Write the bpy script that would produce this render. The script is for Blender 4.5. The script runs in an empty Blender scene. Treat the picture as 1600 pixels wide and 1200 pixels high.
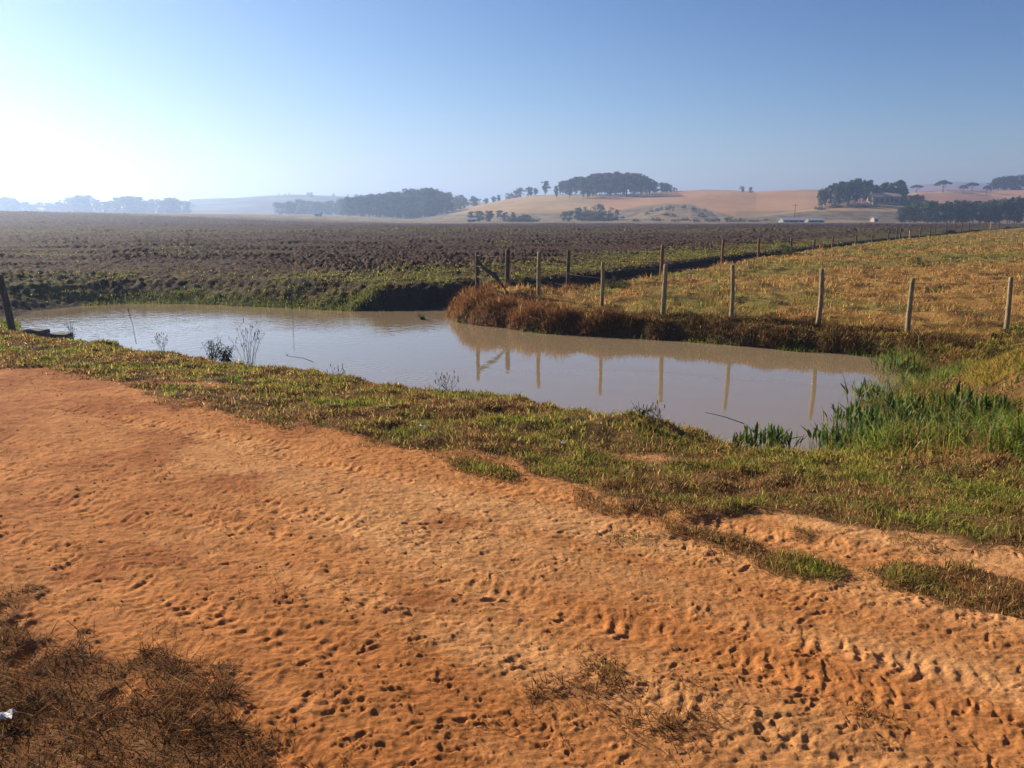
import bpy, math, numpy as np
from mathutils import Vector
R = math.radians
rng = np.random.default_rng(7)
scene = bpy.context.scene
COL = scene.collection

# ------------------------------------------------------------------ camera, sky, sun, exposure
CAM_Z = 2.45
FPX = 1231.9                      # focal length in pixels of a 1600 px wide picture
PITCH = math.atan((600 - 338) / FPX)
cam = bpy.data.cameras.new('camera'); cam_o = bpy.data.objects.new('camera', cam); COL.objects.link(cam_o)
cam.sensor_width = 36.0; cam.lens = 36.0 * FPX / 1600
cam.clip_start = 0.05; cam.clip_end = 20000
cam_o.location = (0, 0, CAM_Z); cam_o.rotation_euler = (math.pi / 2 - PITCH, 0, 0)
scene.camera = cam_o

SUN_EL, SUN_AZ = R(25), R(-54)    # azimuth from the view direction (+Y), negative = to the left
world = bpy.data.worlds.new('World'); scene.world = world; world.use_nodes = True
wn = world.node_tree; bg = wn.nodes['Background']
sky = wn.nodes.new('ShaderNodeTexSky'); sky.sky_type = 'NISHITA'; sky.sun_disc = False
sky.sun_elevation = SUN_EL; sky.sun_rotation = SUN_AZ
sky.altitude = 900; sky.air_density = 1.0; sky.dust_density = .2; sky.ozone_density = 4.0
sg = wn.nodes.new('ShaderNodeGamma'); sg.inputs[1].default_value = 1.9; wn.links.new(sky.outputs[0], sg.inputs[0])
stn = wn.nodes.new('ShaderNodeVectorMath'); stn.operation = 'MULTIPLY'; stn.inputs[1].default_value = (.55, .412, .385); wn.links.new(sg.outputs[0], stn.inputs[0])
# soft shoulder, so that the bright part of the sky near the sun keeps its hue
sk1 = wn.nodes.new('ShaderNodeVectorMath'); sk1.operation = 'MULTIPLY_ADD'; sk1.inputs[1].default_value = (.064,) * 3; sk1.inputs[2].default_value = (1, 1, 1); wn.links.new(stn.outputs[0], sk1.inputs[0])
sk2 = wn.nodes.new('ShaderNodeVectorMath'); sk2.operation = 'DIVIDE'; wn.links.new(stn.outputs[0], sk2.inputs[0]); wn.links.new(sk1.outputs[0], sk2.inputs[1])
wn.links.new(sk2.outputs[0], bg.inputs[0]); bg.inputs[1].default_value = 0.05

sun = bpy.data.lights.new('sun', 'SUN'); sun.energy = 5.0; sun.angle = R(0.5); sun.color = (1.0, 0.86, 0.66)
sun_o = bpy.data.objects.new('sun', sun); COL.objects.link(sun_o)
sdir = Vector((math.sin(SUN_AZ) * math.cos(SUN_EL), math.cos(SUN_AZ) * math.cos(SUN_EL), math.sin(SUN_EL)))
sun_o.rotation_euler = sdir.to_track_quat('Z', 'Y').to_euler()

scene.view_settings.view_transform = 'Standard'; scene.view_settings.look = 'None'
scene.view_settings.exposure = 1.0; scene.view_settings.gamma = 1.0
scene.cycles.max_bounces = 8; scene.cycles.volume_bounces = 1; scene.cycles.transparent_max_bounces = 8
HAZE = 0.00072

# ------------------------------------------------------------------ projection helpers (photo pixel <-> place)
cp, sp = math.cos(PITCH), math.sin(PITCH)
def ray(px, py):
    cx = (np.asarray(px, float) - 800) / FPX; cy = (600 - np.asarray(py, float)) / FPX
    return cx, cy * sp + cp, cy * cp - sp
def at(px, py, z):
    dx, dy, dz = ray(px, py); t = (z - CAM_Z) / dz
    return dx * t, dy * t
def at_y(px, py, Y):
    dx, dy, dz = ray(px, py); t = Y / dy
    return dx * t, dz * t + CAM_Z
def proj(x, y, z):
    h = z - CAM_Z; fw = y * cp - h * sp; up = y * sp + h * cp
    return 800 + FPX * x / fw, 600 - FPX * up / fw

# ------------------------------------------------------------------ numpy noise
def _hash(ix, iy, seed):
    h = (ix.astype(np.int64) * 374761393 + iy.astype(np.int64) * 668265263 + seed * 1442695041) & 0xFFFFFFFF
    h = ((h ^ (h >> 13)) * 1274126177) & 0xFFFFFFFF
    h = ((h ^ (h >> 16)) * 2246822519) & 0xFFFFFFFF
    return ((h ^ (h >> 15)) & 0xFFFFFF).astype(np.float64) / 0xFFFFFF
def noise(x, y, seed=0):
    x = np.asarray(x, float); y = np.asarray(y, float)
    ix = np.floor(x); iy = np.floor(y); fx = x - ix; fy = y - iy
    u = fx * fx * fx * (fx * (fx * 6 - 15) + 10); v = fy * fy * fy * (fy * (fy * 6 - 15) + 10)
    def g(ox, oy):
        a = _hash(ix + ox, iy + oy, seed) * 2 * np.pi
        return np.cos(a) * (fx - ox) + np.sin(a) * (fy - oy)
    a, b, c, d = g(0, 0), g(1, 0), g(0, 1), g(1, 1)
    return ((a + (b - a) * u) * (1 - v) + (c + (d - c) * u) * v) * 1.4
def fbm(x, y, seed=0, oct=4, gain=.5):
    s = 0; a = 1; f = 1; n = 0
    for k in range(oct):
        s = s + a * noise(x * f + 13.7 * k, y * f - 7.1 * k, seed + k); n += a; a *= gain; f *= 2.03
    return s / n
def sstep(a, b, x):
    t = np.clip((np.asarray(x, float) - a) / (b - a), 0, 1); return t * t * (3 - 2 * t)
def mix(a, b, t): return a + (b - a) * t

def sd_poly(x, y, P):                      # signed distance, negative inside
    P = np.asarray(P, float); d = np.full(np.shape(x), 1e18); ins = np.zeros(np.shape(x), bool)
    for i in range(len(P)):
        a, b = P[i], P[(i + 1) % len(P)]; ex, ey = b - a
        wx, wy = x - a[0], y - a[1]; t = np.clip((wx * ex + wy * ey) / (ex * ex + ey * ey + 1e-12), 0, 1)
        d = np.minimum(d, (wx - ex * t) ** 2 + (wy - ey * t) ** 2)
        c = ((a[1] <= y) & (b[1] > y)) | ((b[1] <= y) & (a[1] > y))
        with np.errstate(divide='ignore', invalid='ignore'):
            xi = a[0] + (y - a[1]) / (b[1] - a[1]) * ex
        ins ^= c & (x < xi)
    d = np.sqrt(d); return np.where(ins, -d, d)
def sd_line(x, y, P):
    P = np.asarray(P, float); d = np.full(np.shape(x), 1e18)
    for a, b in zip(P[:-1], P[1:]):
        ex, ey = b - a; wx, wy = x - a[0], y - a[1]
        t = np.clip((wx * ex + wy * ey) / (ex * ex + ey * ey), 0, 1)
        d = np.minimum(d, (wx - ex * t) ** 2 + (wy - ey * t) ** 2)
    return np.sqrt(d)
def world_poly(pts, z): return [tuple(float(v) for v in at(px, py, z)) for px, py in pts]

# ------------------------------------------------------------------ plan of the place
far_shore = world_poly([(22, 499), (60, 486), (120, 479), (200, 474), (300, 475), (400, 479), (480, 483), (545, 486),
                        (600, 484), (650, 483), (700, 479), (726, 475)], 0)
ditch = [(-1.15, 21.2), (0.2, 22.0), (1.7, 23.6), (5.6, 29.6), (9.6, 35.6), (16.2, 45.3), (21.8, 53), (38, 75), (82, 135), (140, 213)]
pen_shore = world_poly([(742, 470), (716, 484), (701, 494), (712, 503), (740, 508), (820, 517), (900, 524), (1000, 529),
                        (1100, 535), (1200, 544), (1300, 552), (1370, 558), (1440, 566), (1480, 578), (1470, 600), (1440, 625)], 0)
crest = [(1400, 672), (1270, 697), (1180, 692), (1130, 677), (1050, 669), (980, 655), (920, 646), (860, 630), (800, 619),
         (700, 613), (640, 606), (580, 593), (520, 580), (430, 578), (410, 572), (310, 556), (240, 546), (200, 536),
         (110, 531), (50, 516), (26, 504)]
near_shore = []
for px, py in crest:                       # the bank's lip hides the water's edge: the edge lies behind the lip
    x, y = at(px, py, 0.42); r = math.hypot(x, y); k = 1 + (0.38 if px < 1150 else 0.12) / r
    near_shore.append((float(x * k), float(y * k)))
POND = far_shore + pen_shore + near_shore
_ns = sorted(near_shore); NSX = [-60, -25, -14] + [p[0] for p in _ns] + [4.6, 5.5, 6.3, 7.2, 9.2, 14, 40, 200]
NSY = [30, 22, 18.2] + [p[1] for p in _ns] + [9.3, 10.5, 11.5, 12.5, 14.6, 17, 20, 22]
def shore_y(x): return np.interp(x, NSX, NSY)
DX = [-2.5] + [p[0] for p in ditch]; DY = [20.5] + [p[1] for p in ditch]
def ditch_y(x): return np.interp(x, DX, DY, left=-999)

gl = [(-600, 545), (-300, 552), (-100, 562), (0, 570), (60, 576), (120, 588), (200, 600), (235, 622), (300, 640), (400, 655), (500, 680), (600, 700),
      (640, 714), (700, 716), (760, 718), (800, 715), (850, 740), (900, 765), (980, 790), (1050, 800), (1120, 806), (1180, 800),
      (1230, 803), (1300, 815), (1380, 830), (1450, 845), (1530, 855), (1600, 862), (1900, 905), (2600, 990)]
_gw = sorted(world_poly(gl, 0.75)); GX = [p[0] for p in _gw]; GY = [p[1] for p in _gw]
def grass_edge(x): return np.interp(x, GX, GY)
PATCH = [  # polygons of turf lying in the road: (pixels, strength)
    ([(705, 716), (760, 722), (830, 742), (832, 760), (740, 747), (700, 732)], 1.0),
    ([(1030, 812), (1120, 826), (1200, 848), (1270, 868), (1312, 888), (1290, 902), (1180, 884), (1100, 856), (1040, 834)], .9),
    ([(935, 826), (1010, 834), (1035, 862), (960, 850)], .55),
    ([(1350, 888), (1420, 880), (1520, 893), (1620, 915), (1720, 950), (1720, 1010), (1620, 985), (1540, 965), (1450, 938), (1370, 912)], 1.0),
    ([(900, 768), (985, 790), (990, 808), (925, 802), (890, 785)], .6),
    ([(1235, 826), (1265, 830), (1262, 840), (1235, 836)], .6)]
SPARSE = [((385, 790), (75, 18), .35), ((430, 935), (60, 25), .33), ((640, 965), (40, 18), .22), ((930, 1070), (80, 45), .42), ((1080, 1065), (50, 30), .4),
          ((860, 1110), (70, 45), .38), ((1060, 1135), (110, 45), .42), ((1340, 1130), (90, 40), .3), ((1120, 880), (60, 20), .3),
          ((780, 1120), (60, 60), .25), ((480, 800), (40, 14), .25), ((1240, 1010), (50, 20), .12), ((170, 1060), (60, 20), .3)]
FGL = world_poly([(-400, 860), (-60, 925), (0, 955), (50, 1010), (110, 1028), (190, 1040), (255, 1075), (310, 1115), (355, 1160), (375, 1210), (385, 1300), (-500, 1500)], .75)
PATCHW = [(world_poly(p, .75), s) for p, s in PATCH]
SPW = []
for (px, py), (rx, ry), s in SPARSE:
    x, y = at(px, py, .75); x1, _ = at(px + rx, py, .75); _, y1 = at(px, py - ry, .75)
    SPW.append((float(x), float(y), float(x1 - x), float(y1 - y), s))

def pond_d(x, y):
    return np.minimum(sd_poly(x, y, POND), sd_line(x, y, ditch) - np.interp(x, [-1, 2, 10, 30], [.75, .55, .5, .45]))
def water_d(x, y):                         # edge made uneven
    d = np.full(np.shape(x), 9.0)
    m = (np.abs(x) < 150) & (y < 230) & (y > 4)
    n = .10 * noise(x[m] * 1.1, y[m] * 1.1, 51) + .06 * noise(x[m] * 3.3, y[m] * 3.3, 52)
    d[m] = np.minimum(pond_d(x[m], y[m]) + n, 9)
    return d
def sides(x, y):
    near = (y < shore_y(x)) & (x < 60)
    past = (~near) & (y < ditch_y(x)) & (x > -2.0)
    return near, past, ~(near | past)

# far ridges: distance of foot and crest, photo outline of the crest
RIDGES = [
    (1250, 2300, [(-500, 306), (-100, 303), (0, 298), (45, 299), (75, 308), (110, 322), (160, 345)]),
    (1150, 2200, [(1330, 345), (1390, 296), (1440, 288), (1490, 283.5), (1540, 287), (1580, 293), (1640, 298), (1900, 300)]),
    (850, 1300, [(230, 345), (280, 322), (300, 311), (370, 309), (430, 305), (460, 303.5), (500, 305), (540, 307), (600, 308), (640, 303), (665, 299), (700, 305), (760, 318), (820, 340)]),
    (350, 620, [(600, 345), (660, 340), (700, 332), (740, 322), (800, 310), (830, 306), (870, 304), (940, 304), (1000, 302.5), (1030, 300.5), (1060, 298.5),
                (1100, 296.5), (1140, 297), (1180, 299.5), (1220, 297.5), (1260, 296), (1300, 297), (1360, 301), (1420, 308), (1500, 322), (1600, 340)]),
    (440, 700, [(1340, 345), (1400, 308), (1430, 300), (1475, 296.5), (1510, 297), (1545, 298), (1600, 294), (1700, 290), (1900, 292), (2400, 310)]),
    (330, 430, [(1090, 349), (1180, 340), (1240, 330), (1290, 321), (1330, 317.5), (1380, 317), (1430, 320), (1500, 330), (1600, 338), (1700, 346)]),
    (340, 440, [(850, 349), (960, 342), (1000, 333), (1040, 324), (1080, 323), (1110, 331), (1140, 343), (1170, 349)]),
]
def terrain(x, y, micro=True):
    x = np.asarray(x, float); y = np.asarray(y, float); r = np.hypot(x, y)
    near, past, field = sides(x, y)
    d = water_d(x, y)
    zn = np.interp(d, [-2, -1, 0, .10, .4, 1.2, 3], [-.6, -.4, -.015, .16, .42, .56, .75])
    wet = sstep(3.6, 5.2, x) * sstep(6.3, 7.3, y)        # flat marsh at the pond's end
    zn = mix(zn, np.interp(d, [-2, -1, 0, .5, 1.6, 3], [-.3, -.12, -.01, .07, .2, .5]), wet * (x < 40))
    ditchy = sd_line(x, y, ditch[:7]) if x.size < 9e6 else 9
    steep = sstep(-4.6, -3.4, x)
    zf = mix(np.interp(d, [-2, -1, 0, .35, .8, 1.5, 3], [-.6, -.4, -.015, .07, .26, .5, .66]),
             np.interp(d, [-2, -1, 0, .12, .3, .6, 3], [-.6, -.4, -.015, .28, .52, .62, .68]), steep)
    zp = np.interp(d, [-2, -1, 0, .10, .3, .9, 3], [-.6, -.4, -.015, .19, .36, .44, .5])
    hx, hy = 0.0, 19.6
    zp = zp + .22 * np.exp(-((x - hx) / 1.3) ** 2 - ((y - hy) / .9) ** 2) * sstep(0, .4, d)
    zp = zp + sstep(3, 30, d * 0 + r - 14) * .2
    z = np.where(near, zn, np.where(past, zp, zf))
    wj = sstep(-1.1, 1.1, y - shore_y(x)); z = np.where((x > 4.6) & (y < ditch_y(x)), mix(z, mix(zn, zp, wj), sstep(4.6, 5.4, x)), z)
    mx, my = at(1620, 600, .6)
    z = z + .85 * np.exp(-((x - mx - .5) / 1.25) ** 2 - ((y - my) / 1.6) ** 2)
    mx, my = at(985, 664, .55); z = z + .12 * np.exp(-((x - mx) / .42) ** 2 - ((y - my) / .30) ** 2)
    mx, my = at(455, 440, .6); z = z + .16 * np.exp(-((x - mx) / 1.3) ** 2 - ((y - my) / .8) ** 2)
    # broad swell of the plain, higher to the far left
    pl = sstep(40, 260, y) * sstep(-20, -180, x) * 3.9 - sstep(50, 300, y) * .75
    z = z + pl
    z = z + np.clip(r - 14, 0, 300) / 300 * .5 * fbm(x * .03, y * .03, 3, 3)
    far = y > 300
    if far.any():
        xf, yf = x[far], np.maximum(y[far], 1); zb = z[far]; pxf = 800 + FPX * xf / yf * cp * 1.0
        # photo column of a point near the horizon
        pxf = proj(xf, yf, np.full_like(xf, 5.0))[0]
        zz = zb.copy()
        for R0, R1, prof in RIDGES:
            ppx = [p[0] for p in prof]; _, zc = at_y(np.array(ppx), np.array([p[1] for p in prof]), R1)
            zc = np.interp(pxf, ppx, zc, left=-20, right=-20)
            t = (yf - R0) / (R1 - R0); s = np.where(t < 1, sstep(0, 1.12, t) / sstep(0, 1.12, 1), 1 - (t - 1) * .35)
            h = zb + (zc - zb) * s
            h = np.where((t > 0) & (zc > zb), h, -50)
            zz = np.maximum(zz, h)
        z[far] = zz + .35 * fbm(xf * .02, yf * .02, 8, 3) * sstep(300, 420, yf)
    if not micro: return z
    # clods of the ploughed field and tussocky ground
    fm = field & (r < 330) & (r > 14)
    if fm.any():
        xs, ys = x[fm], y[fm]; rr = r[fm]
        amp = (.20 - .11 * sstep(4, 2, d[fm])) * sstep(.3, 1.8, d[fm]) * (.35 + .65 * sstep(-.25, .25, noise(xs * .12, ys * .25, 19)))
        c1 = 1 - np.abs(noise(xs * 2.3, ys * 2.7, 21)) * 2; c2 = 1 - np.abs(noise(xs * 5.2, ys * 5.6, 22)) * 2
        fur = noise(xs * .25, ys * 1.1, 23)
        z[fm] += amp * (.55 * c1 + .40 * c2 * sstep(90, 40, rr) + .5 * fur) * (1 + rr / 160)
        z[fm] += .05 * noise(xs * 6, ys * 6, 24) * sstep(60, 30, rr) * sstep(0, .3, d[fm])
        # old furrow ridges across the field
        z[fm] += .35 * np.exp(-((ys - 92 - .10 * xs) / 2.2) ** 2) + .30 * np.exp(-((ys - 150 - .05 * xs) / 3) ** 2)
    pm = past & (r < 330)
    if pm.any():
        xs, ys = x[pm], y[pm]
        z[pm] += (.17 * fbm(xs * .55, ys * .6, 31, 3) + .08 * noise(xs * 1.8, ys * 1.8, 33)) * sstep(.1, .8, d[pm])
    nm = near & (r < 40)
    if nm.any():
        xs, ys = x[nm], y[nm]; g = turf(xs, ys)
        z[nm] += sstep(.15, .7, g) * sstep(0, .35, d[nm]) * (.012 + .055 * fbm(xs * 1.5, ys * 1.7, 41, 2) + .032 * noise(xs * 4.5, ys * 4.5, 42)) * (.3 + .7 * sstep(-.1, .5, ys - grass_edge(xs)))
        z[nm] += (1 - sstep(.3, .8, g)) * .03 * fbm(xs * .5, ys * .5, 44, 2)
        z[nm] += raster_sample(xs, ys) * (1 - sstep(.3, .8, g))
    return z

def turf(x, y):                            # 0 bare dirt .. 1 turf, on the camera's side of the pond
    n = fbm(x * 1.6, y * 1.9, 61, 3); n2 = noise(x * 6, y * 6, 65)
    e = y - grass_edge(x)
    g = sstep(-.30, .32, e + .45 * n + .1 * n2)
    ix, iy = at(292, 594, .75); g = g * (1 - .9 * np.exp(-((x - ix) / .55) ** 2 - ((y - iy) / .22) ** 2))
    ix, iy = at(1010, 708, .65); g = g * (1 - .62 * np.exp(-((x - ix) / .5) ** 2 - ((y - iy) / .22) ** 2))
    for P, s in PATCHW:
        P = np.asarray(P); c = P.mean(0); m = (np.abs(x - c[0]) < 3) & (np.abs(y - c[1]) < 3)
        if m.any():
            dd = sd_poly(x[m], y[m], P); g[m] = np.maximum(g[m], s * sstep(.10, -.10, dd + .18 * n[m] + .06 * n2[m]))
    for cx, cy, rx, ry, s in SPW:
        q = ((x - cx) / rx) ** 2 + ((y - cy) / ry) ** 2; g = np.maximum(g, s * np.exp(-q) * (0.6 + 1.2 * n2 + n))
    m = (y < 6)
    if m.any():
        dd = sd_poly(x[m], y[m], FGL); g[m] = np.maximum(g[m], sstep(.22, -.15, dd - .05 + .2 * n[m] + .22 * n2[m] + .12 * noise(x[m] * 14, y[m] * 14, 66)))
    return np.clip(g, 0, 1)

# ------------------------------------------------------------------ the trampled, tyre-marked dirt: a height raster
RX0, RY0, RES = -9.0, 1.0, 0.008
RW, RH = int(18 / RES), int(10.5 / RES)
_ys, _xs = np.mgrid[0:RH, 0:RW].astype(np.float32); _xs = _xs * RES + RX0; _ys = _ys * RES + RY0
U = np.array([.862, -.507]); V = np.array([.507, .862])      # along / across the track
_u = _xs * U[0] + _ys * U[1]; _v = _xs * V[0] + _ys * V[1]
RAS = (.010 * fbm(_u * 1.3, _v * 2.6, 71, 4) + .006 * fbm(_xs * 6, _ys * 11, 74, 3) + .004 * fbm(_xs * 15, _ys * 24, 76, 3, .7) + .0042 * noise(_xs * 22, _ys * 40, 77) + .0030 * noise(_xs * 42, _ys * 60, 78)).astype(np.float32)
RAS += (.022 * noise(_u * .18, _v * 2.2, 79) + .009 * noise(_u * .35, _v * 8, 80)).astype(np.float32)     # wheel ruts
_pm = np.clip(.5 + 1.3 * fbm(_u * .5, _v * 1.2, 89, 3), 0.1, 1.2)
RAS += (_pm * (.010 * (.35 - np.abs(noise(_xs * 5.5 + 2 * noise(_xs * 3, _ys * 5, 64), _ys * 15, 66))) + .006 * (.35 - np.abs(noise(_xs * 12, _ys * 30, 67))))).astype(np.float32)
_wx = (.016 * noise(_xs * 14, _ys * 14, 83) + .009 * noise(_xs * 37, _ys * 37, 84)).astype(np.float32); _wy = (.016 * noise(_xs * 14, _ys * 14, 85) + .009 * noise(_xs * 37, _ys * 37, 86)).astype(np.float32)
_er = np.clip(.55 + 1.5 * noise(_xs * 9, _ys * 9, 87) + .5 * noise(_u * 1.2, _v * 2, 88), 0, 1.25).astype(np.float32)
TRACKS = [(v0 + o, b_, ph_) for v0, b_, ph_ in ((4.15, .012, 1.), (3.7, -.02, 2.6), (3.2, .03, 4.), (2.85, -.012, .4), (2.2, .02, 5.2)) for o in (0, -1.35)]
_gv = np.zeros_like(RAS)
for k_, (v0, b_, ph_) in enumerate(TRACKS):   # tyre tracks: shallow grooves with lug marks, worn away in places
    dv = _v - (v0 + b_ * _u + .10 * np.sin(_u * .3 + ph_)); on_ = sstep(-.35, .25, noise(_u * .5, _v * .3 + k_ * 9.1, 181 + k_))
    gr_ = np.exp(-(dv / .105) ** 4); edge = np.exp(-((np.abs(dv) - .135) / .03) ** 2)
    lug = np.clip(np.sin(2 * np.pi * (_u / .072 + np.abs(dv) * 4.5 + .4 * _wx * 40)) * 1.6, -1, 1)
    RAS += (on_ * (-.007 * gr_ + .006 * edge + .0036 * gr_ * lug * np.clip(.6 + 1.4 * noise(_xs * 6, _ys * 6, 231), 0, 1.2))).astype(np.float32); _gv = np.maximum(_gv, on_ * gr_)
DENT = np.zeros_like(RAS)
def stamp(x, y, ang, a, b, depth, rim=.35, p=2.0, curve=0.0):
    i0 = int((y - RY0) / RES); j0 = int((x - RX0) / RES); k = int(max(a, b) * 2.4 / RES) + 2
    if i0 - k < 0 or j0 - k < 0 or i0 + k >= RH or j0 + k >= RW: return
    w_ = (slice(i0 - k, i0 + k), slice(j0 - k, j0 + k)); X = _xs[w_] - x + _wx[w_]; Y = _ys[w_] - y + _wy[w_]
    c, s = math.cos(ang), math.sin(ang); cv = curve * (X * c + Y * s) ** 2 / a; X = X - s * cv; Y = Y + c * cv; q = (np.abs((X * c + Y * s) / a) ** p + np.abs((-X * s + Y * c) / b) ** p) ** (2 / p)
    DENT[w_] += depth * _er[w_] * (-np.exp(-q * 1.6) + rim * np.exp(-((np.sqrt(q) - 1.35) / .4) ** 2))
ua = math.atan2(U[1], U[0])
for tr in range(4):                        # tyre tracks: rows of lug marks along the road
    v0 = rng.uniform(.4, 4.6); bend = rng.uniform(-.05, .05); w = rng.uniform(.14, .22); keep = rng.uniform(.35, .75); ph = rng.uniform(0, 9)
    for k, uu in enumerate(np.arange(-11, 8, rng.uniform(.05, .08))):
        vv = v0 + bend * uu + .15 * math.sin(uu * .35 + ph)
        on = noise(np.array([uu * .9]), np.array([tr * 7.3]), 81)[0]
        if on < .25 - keep: continue
        for sgn in (-1, 1):
            if rng.random() < .3: continue
            u2 = uu + rng.normal(0, .012); v2 = vv + sgn * w * .5 + rng.normal(0, .02)
            stamp(u2 * U[0] + v2 * V[0], u2 * U[1] + v2 * V[1], ua + sgn * rng.uniform(.9, 1.3) + (math.pi / 2 if rng.random() < .25 else 0), rng.uniform(.035, .065), rng.uniform(.008, .015), rng.uniform(.005, .012), .5, 3)
for k in range(330):                       # hoof and shoe prints
    px = rng.uniform(-100, 1750); py = rng.uniform(660, 1290)
    x, y = at(px, py, .75); hot = math.exp(-((px - 1150) / 420) ** 2 - ((py - 980) / 190) ** 2)
    if rng.random() > .22 + .75 * hot: continue
    an = rng.uniform(0, 6.3); s = rng.uniform(.3, .7)
    if rng.random() < .2:                  # cloven: two toes
        for sg in (-1, 1):
            stamp(x - math.sin(an) * .026 * sg * s, y + math.cos(an) * .026 * sg * s, an + .12 * sg, .058 * s, .021 * s, rng.uniform(.008, .016) * s, .4)
    else:
        stamp(x, y, an, .085 * s, .026 * s, rng.uniform(.010, .018) * s, .5, 2, rng.uniform(-.9, .9))
def sample_(n, r0, r1, half=40, power=1.35):
    a = np.radians(rng.uniform(-half, half, n)); e = 2 - power; r = (r0 ** e + rng.random(n) * (r1 ** e - r0 ** e)) ** (1 / e); return np.sin(a) * r, np.cos(a) * r
SX, SY = sample_(10000, 1.7, 11)
for x, y in zip(SX, SY):                   # small pits and scuffs
    s = rng.uniform(.22, .7) * (1 + .08 * y)
    if noise(np.array([x * 1.1]), np.array([y * 2.2]), 68)[0] < rng.uniform(-.5, .1): continue
    stamp(x, y, rng.normal(0.05, .38), rng.uniform(.07, .14) * s, .015 * s, rng.uniform(.008, .019) * s, .6, 2, rng.uniform(-.5, .5))
for k in range(700):                       # clods
    x, y = at(rng.uniform(-100, 1700), rng.uniform(620, 1250), .75); s = rng.uniform(.25, .9)
    stamp(x, y, rng.uniform(0, 3), .02 * s, .016 * s, -rng.uniform(.010, .022) * s, .1, 3)
DENT = np.where(DENT > 0, .005 * np.tanh(DENT / .005), .0064 * np.tanh(DENT / .0064)); RAS = RAS + DENT
_gv = _gv.astype(np.float32)
def raster_sample(x, y, RAS=None):
    RAS = globals()['RAS'] if RAS is None else RAS
    gx = (x - RX0) / RES; gy = (y - RY0) / RES; ok = (gx > 1) & (gx < RW - 2) & (gy > 1) & (gy < RH - 2)
    gx = np.clip(gx, 1, RW - 3); gy = np.clip(gy, 1, RH - 3); ix = gx.astype(int); iy = gy.astype(int); fx = gx - ix; fy = gy - iy
    v = (RAS[iy, ix] * (1 - fx) + RAS[iy, ix + 1] * fx) * (1 - fy) + (RAS[iy + 1, ix] * (1 - fx) + RAS[iy + 1, ix + 1] * fx) * fy
    return np.where(ok, v, 0)

# ------------------------------------------------------------------ materials
def new_mat(name):
    m = bpy.data.materials.new(name); m.use_nodes = True; nt = m.node_tree; b = nt.nodes['Principled BSDF']
    b.inputs['Specular IOR Level'].default_value = .25; return m, nt, b
def node(nt, t, **kw):
    n = nt.nodes.new(t)
    for k, v in kw.items():
        if k.startswith('in_'): n.inputs[int(k[3:])].default_value = v
        else: setattr(n, k, v)
    return n
def ground_mat():
    m, nt, b = new_mat('soil'); L = nt.links.new
    a = node(nt, 'ShaderNodeAttribute', attribute_name='Col'); g = node(nt, 'ShaderNodeNewGeometry')
    n1 = node(nt, 'ShaderNodeTexNoise'); n1.inputs['Scale'].default_value = 9; n1.inputs['Detail'].default_value = 8; n1.inputs['Roughness'].default_value = .7
    n2 = node(nt, 'ShaderNodeTexNoise'); n2.inputs['Scale'].default_value = 60; n2.inputs['Detail'].default_value = 8; n2.inputs['Roughness'].default_value = .75
    mp = node(nt, 'ShaderNodeMapping'); mp.inputs['Scale'].default_value = (1, 1.7, 1); L(g.outputs['Position'], mp.inputs[0])
    L(g.outputs['Position'], n1.inputs['Vector']); L(mp.outputs[0], n2.inputs['Vector'])
    mr = node(nt, 'ShaderNodeMapRange'); mr.inputs[1].default_value = .3; mr.inputs[2].default_value = .7; mr.inputs[3].default_value = .72; mr.inputs[4].default_value = 1.25
    L(n1.outputs['Fac'], mr.inputs[0])
    mr2 = node(nt, 'ShaderNodeMapRange'); mr2.inputs[1].default_value = .3; mr2.inputs[2].default_value = .7; mr2.inputs[3].default_value = .66; mr2.inputs[4].default_value = 1.30
    L(n2.outputs['Fac'], mr2.inputs[0])
    mu = node(nt, 'ShaderNodeMath', operation='MULTIPLY'); L(mr.outputs[0], mu.inputs[0]); L(mr2.outputs[0], mu.inputs[1])
    vm = node(nt, 'ShaderNodeVectorMath', operation='SCALE'); L(a.outputs['Color'], vm.inputs[0]); L(mu.outputs[0], vm.inputs['Scale'])
    L(vm.outputs[0], b.inputs['Base Color']); b.inputs['Roughness'].default_value = .95; b.inputs['Specular IOR Level'].default_value = .08
    bp = node(nt, 'ShaderNodeBump'); bp.inputs['Strength'].default_value = 1.0; bp.inputs['Distance'].default_value = .02
    ad = node(nt, 'ShaderNodeMath', operation='MULTIPLY_ADD'); ad.inputs[1].default_value = .35
    L(n2.outputs['Fac'], ad.inputs[0]); L(n1.outputs['Fac'], ad.inputs[2]); L(ad.outputs[0], bp.inputs['Height']); L(bp.outputs[0], b.inputs['Normal'])
    return m
def leaf_mat(name, trans=.35, rough=.55, spec=.25):
    m, nt, b = new_mat(name); L = nt.links.new
    a = node(nt, 'ShaderNodeAttribute', attribute_name='Col'); L(a.outputs['Color'], b.inputs['Base Color'])
    b.inputs['Roughness'].default_value = rough; b.inputs['Specular IOR Level'].default_value = spec
    t = node(nt, 'ShaderNodeBsdfTranslucent'); L(a.outputs['Color'], t.inputs[0])
    x = node(nt, 'ShaderNodeMixShader'); x.inputs[0].default_value = trans
    L(b.outputs[0], x.inputs[1]); L(t.outputs[0], x.inputs[2]); L(x.outputs[0], nt.nodes['Material Output'].inputs[0]); return m
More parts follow.
